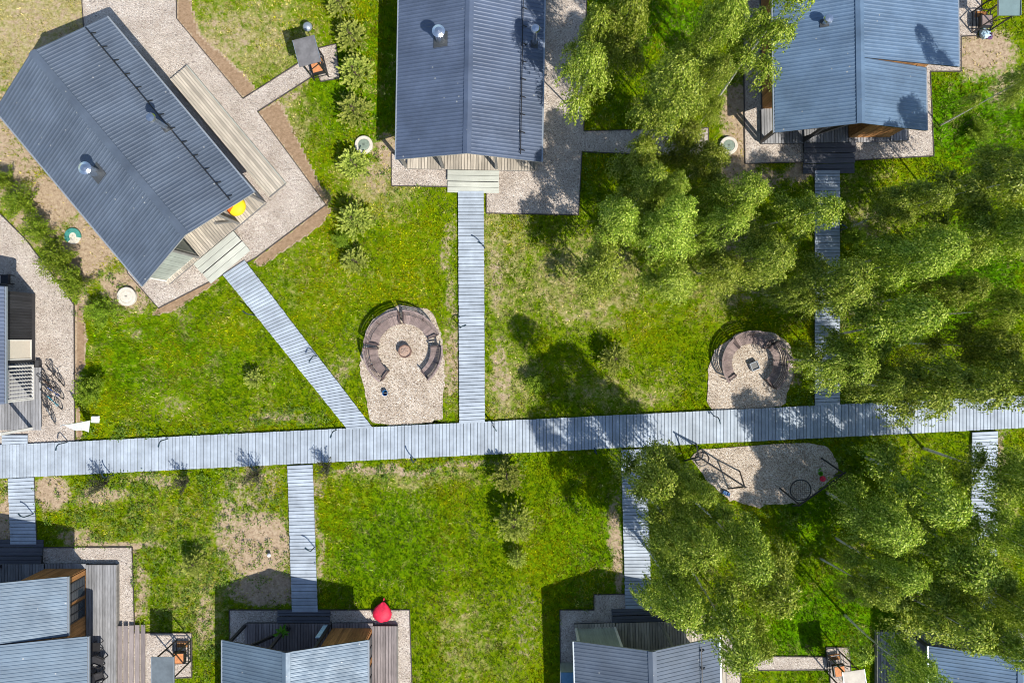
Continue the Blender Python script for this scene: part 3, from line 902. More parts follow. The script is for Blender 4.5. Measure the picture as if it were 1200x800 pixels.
# board on the bottom house terrace, its pale blue painted in for sky light
dr_ = MB(); dr_.box(-1.2, -.85, .22, .27, .45, 2.3); dr_.build('leaning_board', M['lightblue'], HF)

# small shed
x, y = P(667, 775)
sh = thing('garden_shed', 'tiny shed with a flat blue roof against the grey house', 'shed', (x, y-.55, 0))
w_ = MB(); wall(w_, (-.5, -.5), (.5, -.5), 0, lambda *a: 1.45); wall(w_, (.5, -.5), (.5, .5), 0, lambda *a: 1.45); wall(w_, (.5, .5), (-.5, .5), 0, lambda *a: 1.45); wall(w_, (-.5, .5), (-.5, -.5), 0, lambda *a: 1.45)
w_.build('wall', M['wall_sage'], sh)
r_ = MB(); r_.hexa([(-.58,-.7,1.40),(.58,-.7,1.40),(.58,.6,1.56),(-.58,.6,1.56)], [(-.58,-.7,1.46),(.58,-.7,1.46),(.58,.6,1.62),(-.58,.6,1.62)]); r_.build('roof', M['shed_blue'], sh)
t_ = MB(); t_.box(-.62, -.585, -.72, .62, 1.38, 1.60); t_.build('verge_board', M['trim_white'], sh)

# ------------------------------------------------------------------ fire circles
def curved_bench(cx, cy, r0, r1, a0, a1, label, group, back=True):
    am = rad((a0+a1)/2)
    root = thing('curved_bench', label, 'bench', (cx, cy, 0), 0, group)
    st = MB(); bk = MB()
    n = max(6, int(rad(a1-a0)*(r0+r1)/2/.085))
    for i in range(n):
        t0 = rad(a0 + (a1-a0)*(i+.06)/n); t1 = rad(a0 + (a1-a0)*(i+.94)/n)
        pts = [(r0*math.cos(t0), r0*math.sin(t0)), (r1*math.cos(t0), r1*math.sin(t0)), (r1*math.cos(t1), r1*math.sin(t1)), (r0*math.cos(t1), r0*math.sin(t1))]
        dz = random.uniform(-.004, .004)
        st.hexa([(*p, .40) for p in pts], [(*p, .44+dz) for p in pts])
    nb = max(6, int(rad(a1-a0)*r1/.12))
    for k in range(4):
        ra = r1+.03+.05*k; za = .50+.13*k
        for i in range(nb):
            t0 = rad(a0+(a1-a0)*i/nb); t1 = rad(a0+(a1-a0)*(i+1)/nb)
            rb = ra+.03
            pts = [(ra*math.cos(t0), ra*math.sin(t0)), (rb*math.cos(t0), rb*math.sin(t0)), (rb*math.cos(t1), rb*math.sin(t1)), (ra*math.cos(t1), ra*math.sin(t1))]
            bk.hexa([(*p, za) for p in pts], [(*p, za+.11) for p in pts])
    for i in range(nb):
        t0 = rad(a0+(a1-a0)*i/nb); t1 = rad(a0+(a1-a0)*(i+1)/nb)
        ra, rb = r1+.17, r1+.27
        pts = [(ra*math.cos(t0), ra*math.sin(t0)), (rb*math.cos(t0), rb*math.sin(t0)), (rb*math.cos(t1), rb*math.sin(t1)), (ra*math.cos(t1), ra*math.sin(t1))]
        bk.hexa([(*p, 1.015) for p in pts], [(*p, 1.05) for p in pts])
    st.build('seat', M['bench'], root); bk.build('backrest', M['bench'], root)
    for aa in (a0, (a0+a1)/2, a1):
        fr = MB(); t = rad(aa); d = Vector((math.cos(t), math.sin(t), 0))
        e = d*(r0+.03); f = d*(r1-.02); g = d*(r1+.22)
        z = Vector((0,0,1))
        fr.bar(e, e+z*(.64 if aa != (a0+a1)/2 else .39), .06); fr.bar(f, f+z*.40, .06); fr.bar(f+z*.40, g+z*1.0, .06); fr.bar(f, g+z*.5, .05)
        fr.bar(e+z*.37, f+z*.37, .06)
        if aa != (a0+a1)/2: fr.bar(e+z*.64, d*(r1+.08)+z*.64, .09, .04)
        fr.build('leg', M['bench_frame'], root)
    return root
c1 = P(474.5, 409.5)
g1 = 'curved benches around the round fire bowl'
curved_bench(*c1, 1.52, 2.02, 178, 234, 'lower left curved bench of the round fire bowl circle, nearest the blue bucket', g1)
curved_bench(*c1, 1.50, 2.02, 98, 170, 'long curved bench on the upper left of the round fire bowl circle', g1)
curved_bench(*c1, 1.50, 2.02, 24, 90, 'curved bench on the upper right of the round fire bowl circle', g1)
curved_bench(*c1, 1.55, 2.05, -50, 6, 'curved bench with shaded seat on the right of the round fire bowl circle', g1)
fb = thing('fire_bowl', 'round rusty steel fire bowl with ash in the bench circle', 'fire pit', (*P(475.5, 411.5), 0))
q = MB(); q.lathe([(.30, 0), (.36, .05), (.38, .42), (.38, .46), (.33, .46), (.32, .36)], n=28); q.build('drum', M['rust'], fb)
q = MB(); q.lathe([(.33, .30), (.33, .37), (.15, .41), (0, .42)], n=20); q.build('ash', M['ash'], fb)
q = MB()
for k in range(4):
    a = k*1.3; q.bar((.2*math.cos(a), .2*math.sin(a), .43), (-.15*math.cos(a+.4), -.15*math.sin(a+.4), .44), .05)
q.build('log', M['ash'], fb)
c2 = P(877.5, 425)
g2 = 'curved benches around the square fire box'
curved_bench(*c2, 1.10, 1.58, 130, 218, 'long curved bench on the left of the square fire box circle', g2)
curved_bench(*c2, 1.12, 1.62, 48, 127, 'curved bench on the top of the square fire box circle', g2)
curved_bench(*c2, 1.30, 1.78, -48, 40, 'curved bench on the right of the square fire box circle, near the birches', g2)
fb2 = thing('fire_box', 'small square steel fire box in the right bench circle', 'fire pit', (*P(882.5, 428.5), 0), rad(22))
q = MB()
q.box(-.24,.24,-.24,-.20,0,.38); q.box(-.24,.24,.20,.24,0,.38); q.box(-.24,-.20,-.20,.20,0,.38); q.box(.20,.24,-.20,.20,0,.38); q.box(-.2,.2,-.2,.2,.0,.25)
q.build('box', M['gutter'], fb2)
q = MB(); q.box(-.19,.19,-.19,.19,.255,.30); q.build('ash', M['plinth'], fb2)
bk_ = thing('bucket', 'small blue bucket on gravel beside the lower left bench', 'bucket', (*P(452, 460), 0))
q = MB(); q.lathe([(.12,0),(.16,.28),(.17,.3),(.145,.3),(.11,.03)], n=16); q.build('pail', M['blue'], bk_)
q = MB(); q.tube([(.16*math.cos(a), .0, .29+.12*math.sin(a)) for a in np.linspace(0, PI, 9)], .01, 5); q.build('handle', M['steel'], bk_)

# ------------------------------------------------------------------ barbecue shelters
def bbq(px, py, rz, mat, label, w=1.18, l=1.48, h=2.85, plate='fire_brick', flip=1):
    root = thing('barbecue_shelter', label, 'barbecue shelter', ((px-600)/20, (400-py)/20, 0), rz, 'barbecue shelters beside the houses')
    c = MB()
    c.hexa([(-w/2,-l/2,h-.06),(w/2,-l/2,h-.06),(w/2,l/2,h),(-w/2,l/2,h)], [(-w/2,-l/2,h-.02),(w/2,-l/2,h-.02),(w/2,l/2,h+.04),(-w/2,l/2,h+.04)])
    o = c.build('canopy', M[mat], root)
    e = MB()
    e.box(-w/2-.03,-w/2-.004,-l/2,l/2,h-.1,h+.05); e.box(w/2+.004,w/2+.03,-l/2,l/2,h-.1,h+.05)
    e.build('canopy_rim', M['gutter'], o)
    for sx in (-.42, .42):
        for sy in (-.6, .6):
            p = MB(); p.bar((sx, sy, 0), (sx, sy, h-.06), .06); p.build('post', M['dark_metal'], root)
    f = MB()
    for sy in (-.6, .6):
        f.bar((-.42, sy, .45), (.42, sy, .45), .045); f.bar((-.42, sy, 1.5), (.42, sy, 2.3), .04)
    for sx in (-.42, .42):
        f.bar((sx, -.6, .45), (sx, .6, .45), .045); f.bar((sx, -.6, .12), (sx, .6, .12), .04)
    for k in range(4):
        f.bar((.42, -.6+.4*k, .12), (.42, -.3+.3*k, 1.0), .03)
    f.build('frame', M['dark_metal'], root)
    g = MB(); g.box(-.33,.33,-.50,.15,.50,.80); g.build('grill_box', M['dark_metal'], root)
    g = MB(); g.box(-.28,.28,-.45,.10,.802,.83); g.build('grill_plate', M[plate], root)
    g = MB()
    for k in range(7): g.tube([(-.30+.1*k, .25, .20+.02*(k%2)), (-.30+.1*k, .57, .20+.02*(k%2))], .05, 7)
    g.build('firewood', M['wall_wood'], root)
    return root
bbq(374.4, 81, rad(14.6), 'canopy_rust', 'barbecue shelter with stained grey canopy and orange grill plate beside the young pines')
bbq(216, 761, rad(0), 'canopy', 'barbecue shelter with plain grey canopy near the lower left deck')
bbq(977, 776, rad(8), 'canopy_pale', 'barbecue shelter with pale beige canopy at the end of the narrow gravel path')
bbq(1147, 27, rad(0), 'canopy_teal', 'barbecue shelter with bluish canopy at the top right, next to the wide roof', plate='bench')

# kettle grill by the left shelter
kg = thing('kettle_grill', 'small black kettle grill with shiny lid standing in grass', 'grill', (*P(364, 37), 0))
q = MB(); q.lathe([(.05,.45),(.2,.5),(.27,.62),(.28,.66)], n=18); q.build('bowl', M['dark_metal'], kg, True)
q = MB(); q.lathe([(.285,.66),(.27,.74),(.18,.83),(0,.87)], n=18); q.build('lid', M['gutter'], kg, True)
for a in (0.3, 2.4, 4.5):
    q = MB(); q.tube([(.08*math.cos(a), .08*math.sin(a), .5), (.26*math.cos(a), .26*math.sin(a), 0)], .015, 6); q.build('leg', M['dark_metal'], kg)

def soft_blob(mb, c, r, n=18, squash=1.0, jit=.06):
    prof = []
    for i in range(9):
        a = -PI/2 + PI*i/8
        prof.append((max(0.0, r*math.cos(a)) , r*squash*math.sin(a)))
    k = len(mb.v)
    mb.lathe(prof, c, n)
    for i in range(k, len(mb.v)):
        x, y, z = mb.v[i]
        mb.v[i] = (x+random.uniform(-jit, jit)*r, y+random.uniform(-jit, jit)*r, z+random.uniform(-jit, jit)*r)
bun = thing('bag', 'pale blue bag with purple cloth heaped beside the bluish barbecue shelter', 'bag', (*P(1153, 42), 0))
q = MB(); soft_blob(q, (-.1, .02, .24), .30, squash=.7, jit=.30); q.build('sack', M['lightblue'], bun, True)
q = MB(); soft_blob(q, (.22, -.06, .16), .22, squash=.6, jit=.3); q.build('cloth', M['purple'], bun, True)

# ------------------------------------------------------------------ wells
def well(px, py, label, lid='teal', r=.52, h=.22):
    t = thing('well_ring', label, 'well', (*P(px, py), 0), 0, 'concrete wells')
    q = MB(); q.lathe([(r,0),(r,h),(r-.03,h+.02),(r-.17,h+.02),(r-.19,h-.05)], n=30); q.build('ring', M['concrete'], t)
    q = MB(); q.lathe([(r-.17,h-.06),(r-.19,h-.01),(r-.28,h+.01),(0,h+.012)], n=26); q.build('lid', M[lid], t)
    q = MB(); q.bar((-.07,0,h+.03),(.07,0,h+.03),.03); q.build('handle', M['dark_metal'], t)
    KEEP_OUT.append([(P(px,py)[0]+(r+.03)*math.cos(a), P(px,py)[1]+(r+.03)*math.sin(a)) for a in np.linspace(0, 2*PI, 20)[:-1]])
well(427, 170.5, 'concrete well with teal lid between the young pines and the dark roof')
well(853, 171.5, 'concrete well with teal lid on bare earth under the birches')
well(150, 347.5, 'concrete well with grey lid at the corner of the turned house', lid='concrete', r=.55)
w3 = thing('well_cover', 'broken bright teal well cover lying on sandy ground', 'well', (*P(86, 277), 0), .5)
q = MB()
for i in range(16):
    a0, a1 = rad(-40+i*15), rad(-40+(i+1)*15)
    pts = [(.22*math.cos(a0), .22*math.sin(a0)), (.48*math.cos(a0), .48*math.sin(a0)), (.48*math.cos(a1), .48*math.sin(a1)), (.22*math.cos(a1), .22*math.sin(a1))]
    q.hexa([(*p, .0) for p in pts], [(*p, .10) for p in pts])
q.build('rim', M['teal_bright'], w3)
q = MB(); q.lathe([(.46,0),(.45,.05),(0,.06)], n=24); q.build('slab', M['concrete'], w3)

# ------------------------------------------------------------------ bollard lamps
def lamp(px, py, rz, label):
    t = thing('bollard_lamp', label, 'lamp', (*P(px, py), 0), rz, 'hooked bollard lamps along the boardwalks')
    q = MB()
    path = [(0,0,0),(0,0,.5),(0,0,.95)] + [(.16-.16*math.cos(a), 0, .95+.18*math.sin(a)) for a in np.linspace(.3, PI*.62, 6)]
    q.tube(path, .032, 7); q.build('post', M['lamp'], t)
    e = path[-1]
    q = MB(); q.bar((e[0]-.02,0,e[2]),(e[0]+.18,0,e[2]-.09),.075,.035); q.build('lamp_head', M['lamp'], t)
    q = MB(); q.lathe([(.06,0),(.06,.02)], n=12); q.build('base_plate', M['lamp'], t)
for a in [
 (80.5,517.5,-2.0,'bollard lamp at the upper boardwalk edge beside the white feather flag'),
 (133,556,2.0,'bollard lamp at the lower boardwalk edge near the left side path'),
 (198,513.5,-2.0,'bollard lamp at the upper boardwalk edge below the round left lawn'),
 (304,548,2.0,'bollard lamp at the lower boardwalk edge above the sandy patch'),
 (395,503,-2.0,'bollard lamp at the upper boardwalk edge left of the diagonal path'),
 (487,539,2.0,'bollard lamp at the lower boardwalk edge below the round fire bowl'),
 (567.5,290,2.6,'bollard lamp on the upper part of the middle path'),
 (540,384,0.4,'bollard lamp beside the middle path, level with the round fire bowl benches'),
 (372,417,-2.2,'bollard lamp at the lower part of the diagonal path'),
 (298,369,2.6,'bollard lamp at the upper part of the diagonal path'),
 (578,496,-1.0,'bollard lamp right of the foot of the middle path'),
 (697,529,1.9,'bollard lamp in shade at the lower boardwalk edge near the birches'),
 (836,487,-1.2,'bollard lamp at the boardwalk edge below the square fire box circle'),
 (369.5,640,2.6,'bollard lamp on the path to the house with red beanbag'),
 (41,601,2.6,'bollard lamp on the short path to the lower left house'),
 (0.5,560,1.5,'bollard lamp cut by the left edge of the picture'),
 (984,270,2.6,'bollard lamp on the shaded path below the top right house'),
]: lamp(*a)
t = thing('ground_light', 'small white globe light on the sandy patch', 'lamp', (*P(316.5, 649), 0))
q = MB(); q.lathe([(.05,0),(.04,.12)], n=10); q.build('stem', M['dark_metal'], t)
q = MB(); q.lathe([(.04,.12),(.10,.16),(.12,.22),(.09,.3),(0,.34)], n=14); q.build('globe', M['bulb'], t, True)

# ------------------------------------------------------------------ feather flag
fx, fy = P(112.5, 491)
ff = thing('feather_flag', 'white feather flag on a white square base beside the boardwalk', 'flag', (fx, fy, 0))
q = MB(); q.hexa([(-.23,-.2,0),(.2,-.22,0),(.23,.2,0),(-.2,.22,0)], [(-.19,-.17,.2),(.17,-.19,.2),(.19,.17,.2),(-.17,.18,.2)]); q.build('base', M['white'], ff)
q = MB(); q.tube([(0,0,.18),(0,0,1.2),(-.02,0,2.3),(-.12,-.02,2.9),(-.35,-.06,3.05)], .018, 6); q.build('pole', M['steel'], ff)
q = MB(); n = 16; k0 = []
for i in range(n+1):
    t_ = i/n; z = .55 + 2.4*t_
    w = .62*(1-t_)**.75 + .06
    off = -.02 - .28*max(0, t_-.8)*2
    bend = .05*math.sin(t_*7)
    k0.append(((off-.02, .0, z), (off-w*.25, -w*1.05+bend, z-.1*(1-t_))))
for i in range(n):
    (a, b1), (c, d) = k0[i], k0[i+1]
    q.poly([a, b1, d, c])
fl_o = q.build('banner', M['white'], ff)
sm = fl_o.modifiers.new('cloth', 'SOLIDIFY'); sm.thickness = .006
q = MB()
for i, (zz, ww) in enumerate(((1.15, .10), (1.28, .16), (1.41, .08))):
    q.box(-.135, -.125, -.36-ww/2, -.36+ww/2, zz, zz+.05)
q.build('emblem', M['red'], ff)

# ------------------------------------------------------------------ bicycles
def bicycle(px, py, rz, lean, paint, label):
    root = thing('bicycle', label, 'bicycle', (*P(px, py), 0.03), 0, 'bicycles parked at the charcoal house')
    root.rotation_euler = (0, 0, 0)
    root.rotation_mode = 'XYZ'
    root.matrix_world = Matrix.Translation((*P(px, py), .03)) @ Matrix.Rotation(rz, 4, 'Z') @ Matrix.Rotation(lean, 4, 'X')
    for x in (-.53, .53):
        q = MB(); q.tube([(x+.33*math.cos(a), 0, .34+.33*math.sin(a)) for a in np.linspace(0, 2*PI, 25)[:-1]], .022, 6, closed=True)
        w = q.build('wheel', M['rubber'], root)
        q = MB()
        for k in range(9):
            a = k*PI/9; q.bar((x-.31*math.cos(a), 0, .34-.31*math.sin(a)), (x+.31*math.cos(a), 0, .34+.31*math.sin(a)), .006)
        q.tube([(x+.30*math.cos(a), 0, .34+.30*math.sin(a)) for a in np.linspace(0, 2*PI, 25)[:-1]], .012, 5, closed=True)
        q.build('rim', M['steel'], w)
    q = MB()
    bb = (-.08,0,.30); st = (-.22,0,.80); hd = (.36,0,.84); hb = (.40,0,.62); rw = (-.53,0,.34); fw = (.53,0,.34)
    for a, c in ((bb,st),(st,hd),(bb,hb),(bb,rw),(st,rw),(hd,hb)): q.tube([a, c], .021, 6)
    for s in (-.05, .05): q.tube([hb, (.47, s, .5), (.53, s, .34)], .016, 6)
    q.build('frame', M[paint], root)
    q = MB(); q.tube([st, (-.25,0,.93)], .016, 6)
    q.hexa([(-.38,-.07,.92),(-.36,-.07,.92),(-.08,-.02,.93),(-.38,.07,.92)], [(-.38,-.08,.97),(-.3,-.08,.97),(-.08,.02,.97),(-.38,.08,.97)]); q.build('saddle', M['char_cushion'], root)
    q = MB(); q.tube([hd, (.33,0,.98)], .018, 6); q.tube([(.24,-.30,1.02),(.34,-.22,1.0),(.35,0,.98),(.34,.22,1.0),(.24,.30,1.02)], .014, 6); q.build('handlebar', M['dark_metal'], root)
    q = MB(); q.tube([(-.08,-.07,.30),(-.08,.07,.30)], .08, 12); q.bar((-.08,-.09,.30),(.04,-.09,.20),.02); q.bar((-.08,.09,.30),(-.2,.09,.4),.02); q.build('crank', M['dark_metal'], root)
    return root
bicycle(66, 441, rad(-50), rad(-24), 'bike_black', 'black bicycle, topmost in the row at the charcoal house')
bicycle(60, 451, rad(-38), rad(-18), 'bike_brown', 'brown bicycle, second from the top of the row')
bicycle(63, 459, rad(-36), rad(-22), 'bike_blue', 'dark blue bicycle in the middle of the row')
bicycle(62, 470, rad(-42), rad(-26), 'cyan', 'turquoise bicycle near the bottom of the row')
bicycle(58, 482, rad(-62), rad(-26), 'bike_grey', 'grey bicycle, lowest in the row, beside the boardwalk')

# ------------------------------------------------------------------ swings
def swing_frame(pa, pb, h, spread, label, ring_t, ring_r, rope=True, bar_r=.05):
    a = Vector((*P(*pa), 0)); c = Vector((*P(*pb), 0))
    d = (c-a).normalized(); nn = Vector((-d.y, d.x, 0)); z = Vector((0,0,1))
    root = thing('nest_swing', label, 'swing', a)
    o = a
    q = MB(); q.tube([-d*.12+z*h, (c-o)+d*.12+z*h], bar_r, 8); q.build('beam', M['dark_metal'], root)
    for e in (a, c):
        for s in (-1, 1):
            q = MB(); q.tube([e-o+z*h, e-o+nn*s*spread], bar_r*.9, 8); q.build('leg', M['dark_metal'], root)
    m_ = a.lerp(c, ring_t)-o
    q = MB(); q.tube([m_+Vector((ring_r*math.cos(t), ring_r*math.sin(t), .48)) for t in np.linspace(0, 2*PI, 33)[:-1]], .035, 7, closed=True)
    rg = q.build('ring', M['dark_metal'], root)
    q = MB()
    for k in range(-4, 5):
        y = ring_r*k/5; x = math.sqrt(max(0, ring_r**2-y*y))
        q.tube([m_+Vector((-x, y, .47)), m_+Vector((0, y, .43)), m_+Vector((x, y, .47))], .006, 4)
        q.tube([m_+Vector((y, -x, .47)), m_+Vector((y, 0, .43)), m_+Vector((y, x, .47))], .006, 4)
    q.build('net', M['dark_metal'], rg)
    q = MB()
    for k in range(4):
        t = PI/4+k*PI/2; q.tube([m_+Vector((ring_r*math.cos(t), ring_r*math.sin(t), .48)), m_+d*(.35 if (Vector((math.cos(t), math.sin(t), 0)).dot(d)) > 0 else -.35)+z*h], .009, 4)
    q.build('rope', M['dark_metal'], root)
    return root
swing_frame((970,547), (921,582), 2.25, .65, 'large nest swing with black ring beside the red and green toys', .72, .60)
swing_frame((809,529), (860,562), 2.1, .62, 'smaller nest swing in the left of the play area under the birch', .22, .40)
toy = thing('ball', 'red ball on the play area gravel beside the large ring swing', 'ball', (*P(962.5, 560), .04))
q = MB(); q.lathe([(.17*math.cos(a), .17+.17*math.sin(a)) for a in np.linspace(-PI/2+.01, PI/2-.01, 11)], n=18); q.build('shell', M['red'], toy, True)
toy['category'] = 'ball'
t2 = thing('toy', 'small bright green toy bucket on gravel beside the red ball', 'toy', (*P(960, 554), .04), .5)
q = MB(); q.lathe([(.09,0),(.13,.2),(.14,.21),(.11,.21),(.08,.02)], n=14); q.build('pail', M['green_leaf'], t2)
q = MB(); q.bar((.0,.15,.03),(.22,.22,.05),.07,.03); q.build('spade', M['green_leaf'], t2)
t3 = thing('toy', 'blue toy truck on the gravel at the birch side of the play area', 'toy', (*P(850, 577), .04), -.4)
q = MB(); q.box(-.2,.05,-.1,.1,.06,.22); q.box(.07,.2,-.1,.1,.06,.28); q.build('body', M['blue'], t3)
for sx in (-.12, .12):
    for sy in (-.11, .11):
        q = MB(); q.tube([(sx, sy-.02, .055), (sx, sy+.02, .055)], .055, 10); q.build('wheel', M['rubber'], t3)

# ------------------------------------------------------------------ loose furniture
bb = thing('beanbag', 'big pointed red beanbag at the corner of the bottom house', 'beanbag', (*P(449, 715), 0.03), rad(-8))
bb.scale = (1.05, 1.05, 1.0)
q = MB()
n = 24
rings = [(-.52,.05,.0),( -.46,.34,.0),(-.3,.50,.0),(-.05,.54,.0),(.2,.46,.0),(.38,.30,.0),(.52,.13,.0),(.60,.02,.0)]
k = len(q.v)
for (yy, rr, _) in rings:
    for i in range(n):
        a = 2*PI*i/n
        hh = rr*(.62 if math.sin(a) > 0 else .45)
        q.v.append((rr*math.cos(a), yy + .04*math.sin(3*a), .25 + hh*math.sin(a)*(1.0)+ (.12*max(0,yy) if yy > 0 else 0)))
for i in range(len(rings)-1):
    for j in range(n):
        j2 = (j+1) % n
        q.f.append((k+i*n+j, k+(i+1)*n+j, k+(i+1)*n+j2, k+i*n+j2))
q.f.append(tuple(k+j for j in range(n))); q.f.append(tuple(k+(len(rings)-1)*n+j for j in reversed(range(n))))
bo = q.build('sack', M['red'], bb, True)
q = MB(); q.bar((0,.68,.33),(0,.82,.36),.05,.015); q.build('handle', M['red'], bb)

px_, py_ = twA(2.30, 1.02)
yb = thing('beanbag', 'round yellow and orange beanbag half under the eave of the turned house', 'beanbag', (px_, py_, .40), rot_A)
q = MB(); q.lathe([(.30,0),(.50,.08),(.58,.22),(.50,.38),(.30,.47),(0,.50)], n=28); q.build('sack', M['yellow'], yb, True)
q = MB()
for (a0, a1) in ((150, 195),):
    pr = [(.585,.22),(.507,.385),(.305,.478),(.06,.507)]
    for i in range(6):
        t0, t1 = rad(a0+(a1-a0)*i/6), rad(a0+(a1-a0)*(i+1)/6)
        for (r0, z0), (r1, z1) in zip(pr, pr[1:]):
            q.poly([(r0*math.cos(t0), r0*math.sin(t0), z0+.006), (r0*math.cos(t1), r0*math.sin(t1), z0+.006), (r1*math.cos(t1), r1*math.sin(t1), z1+.006), (r1*math.cos(t0), r1*math.sin(t0), z1+.006)])
q.build('panel', M['orange'], yb)

def armchair(loc, rz, label):
    t = thing('armchair', label, 'chair', loc, rz, 'dark garden chairs')
    for sx in (-.25, .25):
        for sy in (-.25, .25):
            q = MB(); q.bar((sx, sy, 0), (sx, sy, .62), .05); q.build('leg', M['dark_metal'], t)
    q = MB(); q.box(-.25,.25,-.27,.25,.34,.44); q.build('seat', M['char_cushion'], t)
    q = MB(); q.hexa([(-.27,.22,.44),(.27,.22,.44),(.27,.28,.44),(-.27,.28,.44)], [(-.27,.34,.88),(.27,.34,.88),(.27,.40,.88),(-.27,.40,.88)]); q.build('backrest', M['char_cushion'], t)
    for sx in (-.29, .29):
        q = MB(); q.box(sx-.03, sx+.03, -.28, .27, .62, .65); q.build('armrest', M['dark_metal'], t)
    return t
x, y = P(118, 772, .6); armchair((x, y, .40), rad(70), 'upper dark armchair on the deck of the lower left house')
x, y = P(118, 791, .6); armchair((x, y, .40), rad(110), 'lower dark armchair on the deck of the lower left house')
t = thing('side_table', 'small black table on the deck above the two dark armchairs', 'table', (*P(115, 756, .6), .40))
q = MB(); q.box(-.24,.24,-.24,.24,.40,.43); q.build('tabletop', M['dark_metal'], t)
for sx in (-.2, .2):
    for sy in (-.2, .2):
        q = MB(); q.bar((sx, sy, 0), (sx, sy, .4), .035); q.build('leg', M['dark_metal'], t)
x, y = P(12, 328); armchair((x, y, .03), rad(180), 'dark armchair on shaded gravel behind the charcoal house')
pp = thing('potted_plant', 'bright green potted plant on the dark terrace of the bottom house', 'plant', (*P(339, 729.5), .40))
q = MB(); q.lathe([(.13,0),(.18,.4),(.19,.42),(.15,.42),(.14,.36)], n=16); q.build('pot', M['pot'], pp)
q = MB()
for i in range(22):
    a = i*2.4; l = .30+.14*random.random(); z = .8+.7*random.random()
    d = Vector((math.cos(a), math.sin(a), 0)); s = Vector((-d.y, d.x, 0))
    p0 = Vector((0,0,z)); p1 = p0+d*l*.5+s*.09+Vector((0,0,.06)); p2 = p0+d*l; p3 = p0+d*l*.5-s*.09+Vector((0,0,.06))
    q.poly([p0, p1, p2, p3])
q.tube([(0,0,.38),(0,0,1.4)], .015, 5)
q.build('leaves', M['green_leaf'], pp)

# ------------------------------------------------------------------ vegetation builders
def leaf_quads(C, D, Nn, L, W):
    """C centres, D long axes, Nn normals, L lengths, W widths -> V, F"""
    S = np.cross(D, Nn); S /= np.linalg.norm(S, axis=1, keepdims=True)+1e-9
    L = L[:, None]; W = W[:, None]
    V = np.stack([C - D*L*.5, C + S*W*.5 + D*L*.05, C + D*L*.5, C - S*W*.5 + D*L*.05], 1).reshape(-1, 3)
    F = np.arange(len(V)).reshape(-1, 4)
    return V, F

def unit(v): return v/(np.linalg.norm(v, axis=-1, keepdims=True)+1e-9)

def birch(seed, H, R, leafm='leaf', nb=7, lean=0.04, dens=1.0, base=0.22):
    r = np.random.default_rng(seed)
    # trunk
    la = r.random()*6.28
    def trunk(z):
        t = z/H
        return np.array([math.cos(la)*lean*H*t*t + .10*math.sin(t*5+la), math.sin(la)*lean*H*t*t + .10*math.cos(t*4+la*2)-.10*math.cos(la*2), z])
    tm = MB()
    zs = np.linspace(0, H*.97, 12)
    r0 = .0060*H + .012
    off = trunk(0)
    lm = MB()
    tm.tube([trunk(z)-off for z in zs], [r0*(1-.93*(z/H))+(.015 if z == 0 else 0) for z in zs], 7)
    Cs, Ds, Ns = [], [], []
    # a weeping crown: every limb ends in a fountain of hanging twigs
    lobes = [(np.append(trunk(H*.97)[:2]-off[:2], H*1.0), .55*R, .26*H, 1.25)]
    for i in range(nb):
        t = (i+.5)/nb
        z1 = H*(.47 + .46*t + r.normal(0, .02)); a = i*2.399 + r.normal(0, .3)
        d = R*(.66 - .38*t)*r.uniform(.8, 1.15)
        c = trunk(z1*.8)-off
        lobes.append((np.array([c[0]+math.cos(a)*d, c[1]+math.sin(a)*d, z1]), R*(.56-.14*t)*r.uniform(.85, 1.15), H*r.uniform(.16, .25), 1.0))
    for (ap, rl, dr_, wgt) in lobes:
        zb = max(H*base, (ap[2]-rl*1.1)); st = trunk(min(zb, H*.93))-off
        m1 = st*.45 + ap*.55 + np.array([0, 0, -.12*rl])
        lm.tube([st, m1, ap], [.030, .018, .006], 5, cap=False)
        ns = int(rl*rl*60*dens*wgt)+14
        for k in range(ns):
            az = r.uniform(0, 2*PI); e = math.sqrt(r.uniform(.03, 1.0)); rr = rl*e*r.uniform(.85, 1.12)
            dh = np.array([math.cos(az), math.sin(az), 0]); sd = np.array([-dh[1], dh[0], 0])*r.normal(0, .18)
            fall = dr_*r.uniform(.45, 1.0)*(.35+.65*e)
            nl = int(14 + fall*11 + rr*12)
            u = r.uniform(.12, 1.0, nl)
            out = np.minimum(1, u*1.5)**.8
            pts = ap + (dh+sd)*(rr*out)[:, None] + np.array([0, 0, 1])*(rl*.16*np.sin(u*3.1) - fall*u**2.1)[:, None] + r.normal(0, .05, (nl, 3))
            dd = (dh+sd)*(rr*np.where(u < .66, 1.1, .1))[:, None] - np.array([0, 0, 1])*(fall*2.1*u**1.1)[:, None]
            Cs.append(pts); Ds.append(unit(unit(dd) + r.normal(0, .38, (nl, 3))))
            Ns.append(dh[None, :]*(.25+.95*u*e)[:, None] + np.array([0, 0, 1])*(1.05-.45*u)[:, None])
    C = np.concatenate(Cs); D = np.concatenate(Ds); Nn = np.concatenate(Ns)
    n = len(C)
    C[:, 2] = np.maximum(C[:, 2], .5)
    Nn = unit(unit(Nn) + r.normal(0, .42, (n, 3)))
    L = r.uniform(.09, .15, n); W = L*r.uniform(.42, .6, n)
    V, F = leaf_quads(C, D, Nn, L, W)
    root = bpy.data.objects.new('birch_tree', None); COL.objects.link(root)
    root.empty_display_size = .5
    link('crown', np_mesh('birch_crown', V, F, M[leafm]), root)
    nf = len(tm.f); nv = len(tm.v)
    tm.v += lm.v; tm.f += [tuple(q+nv for q in f) for f in lm.f]
    to = tm.build('trunk', M['bark'], root, True)
    to.data.materials.append(M['bark_brown'])
    to.data.polygons.foreach_set('material_index', [0]*nf + [1]*(len(tm.f)-nf))
    return root

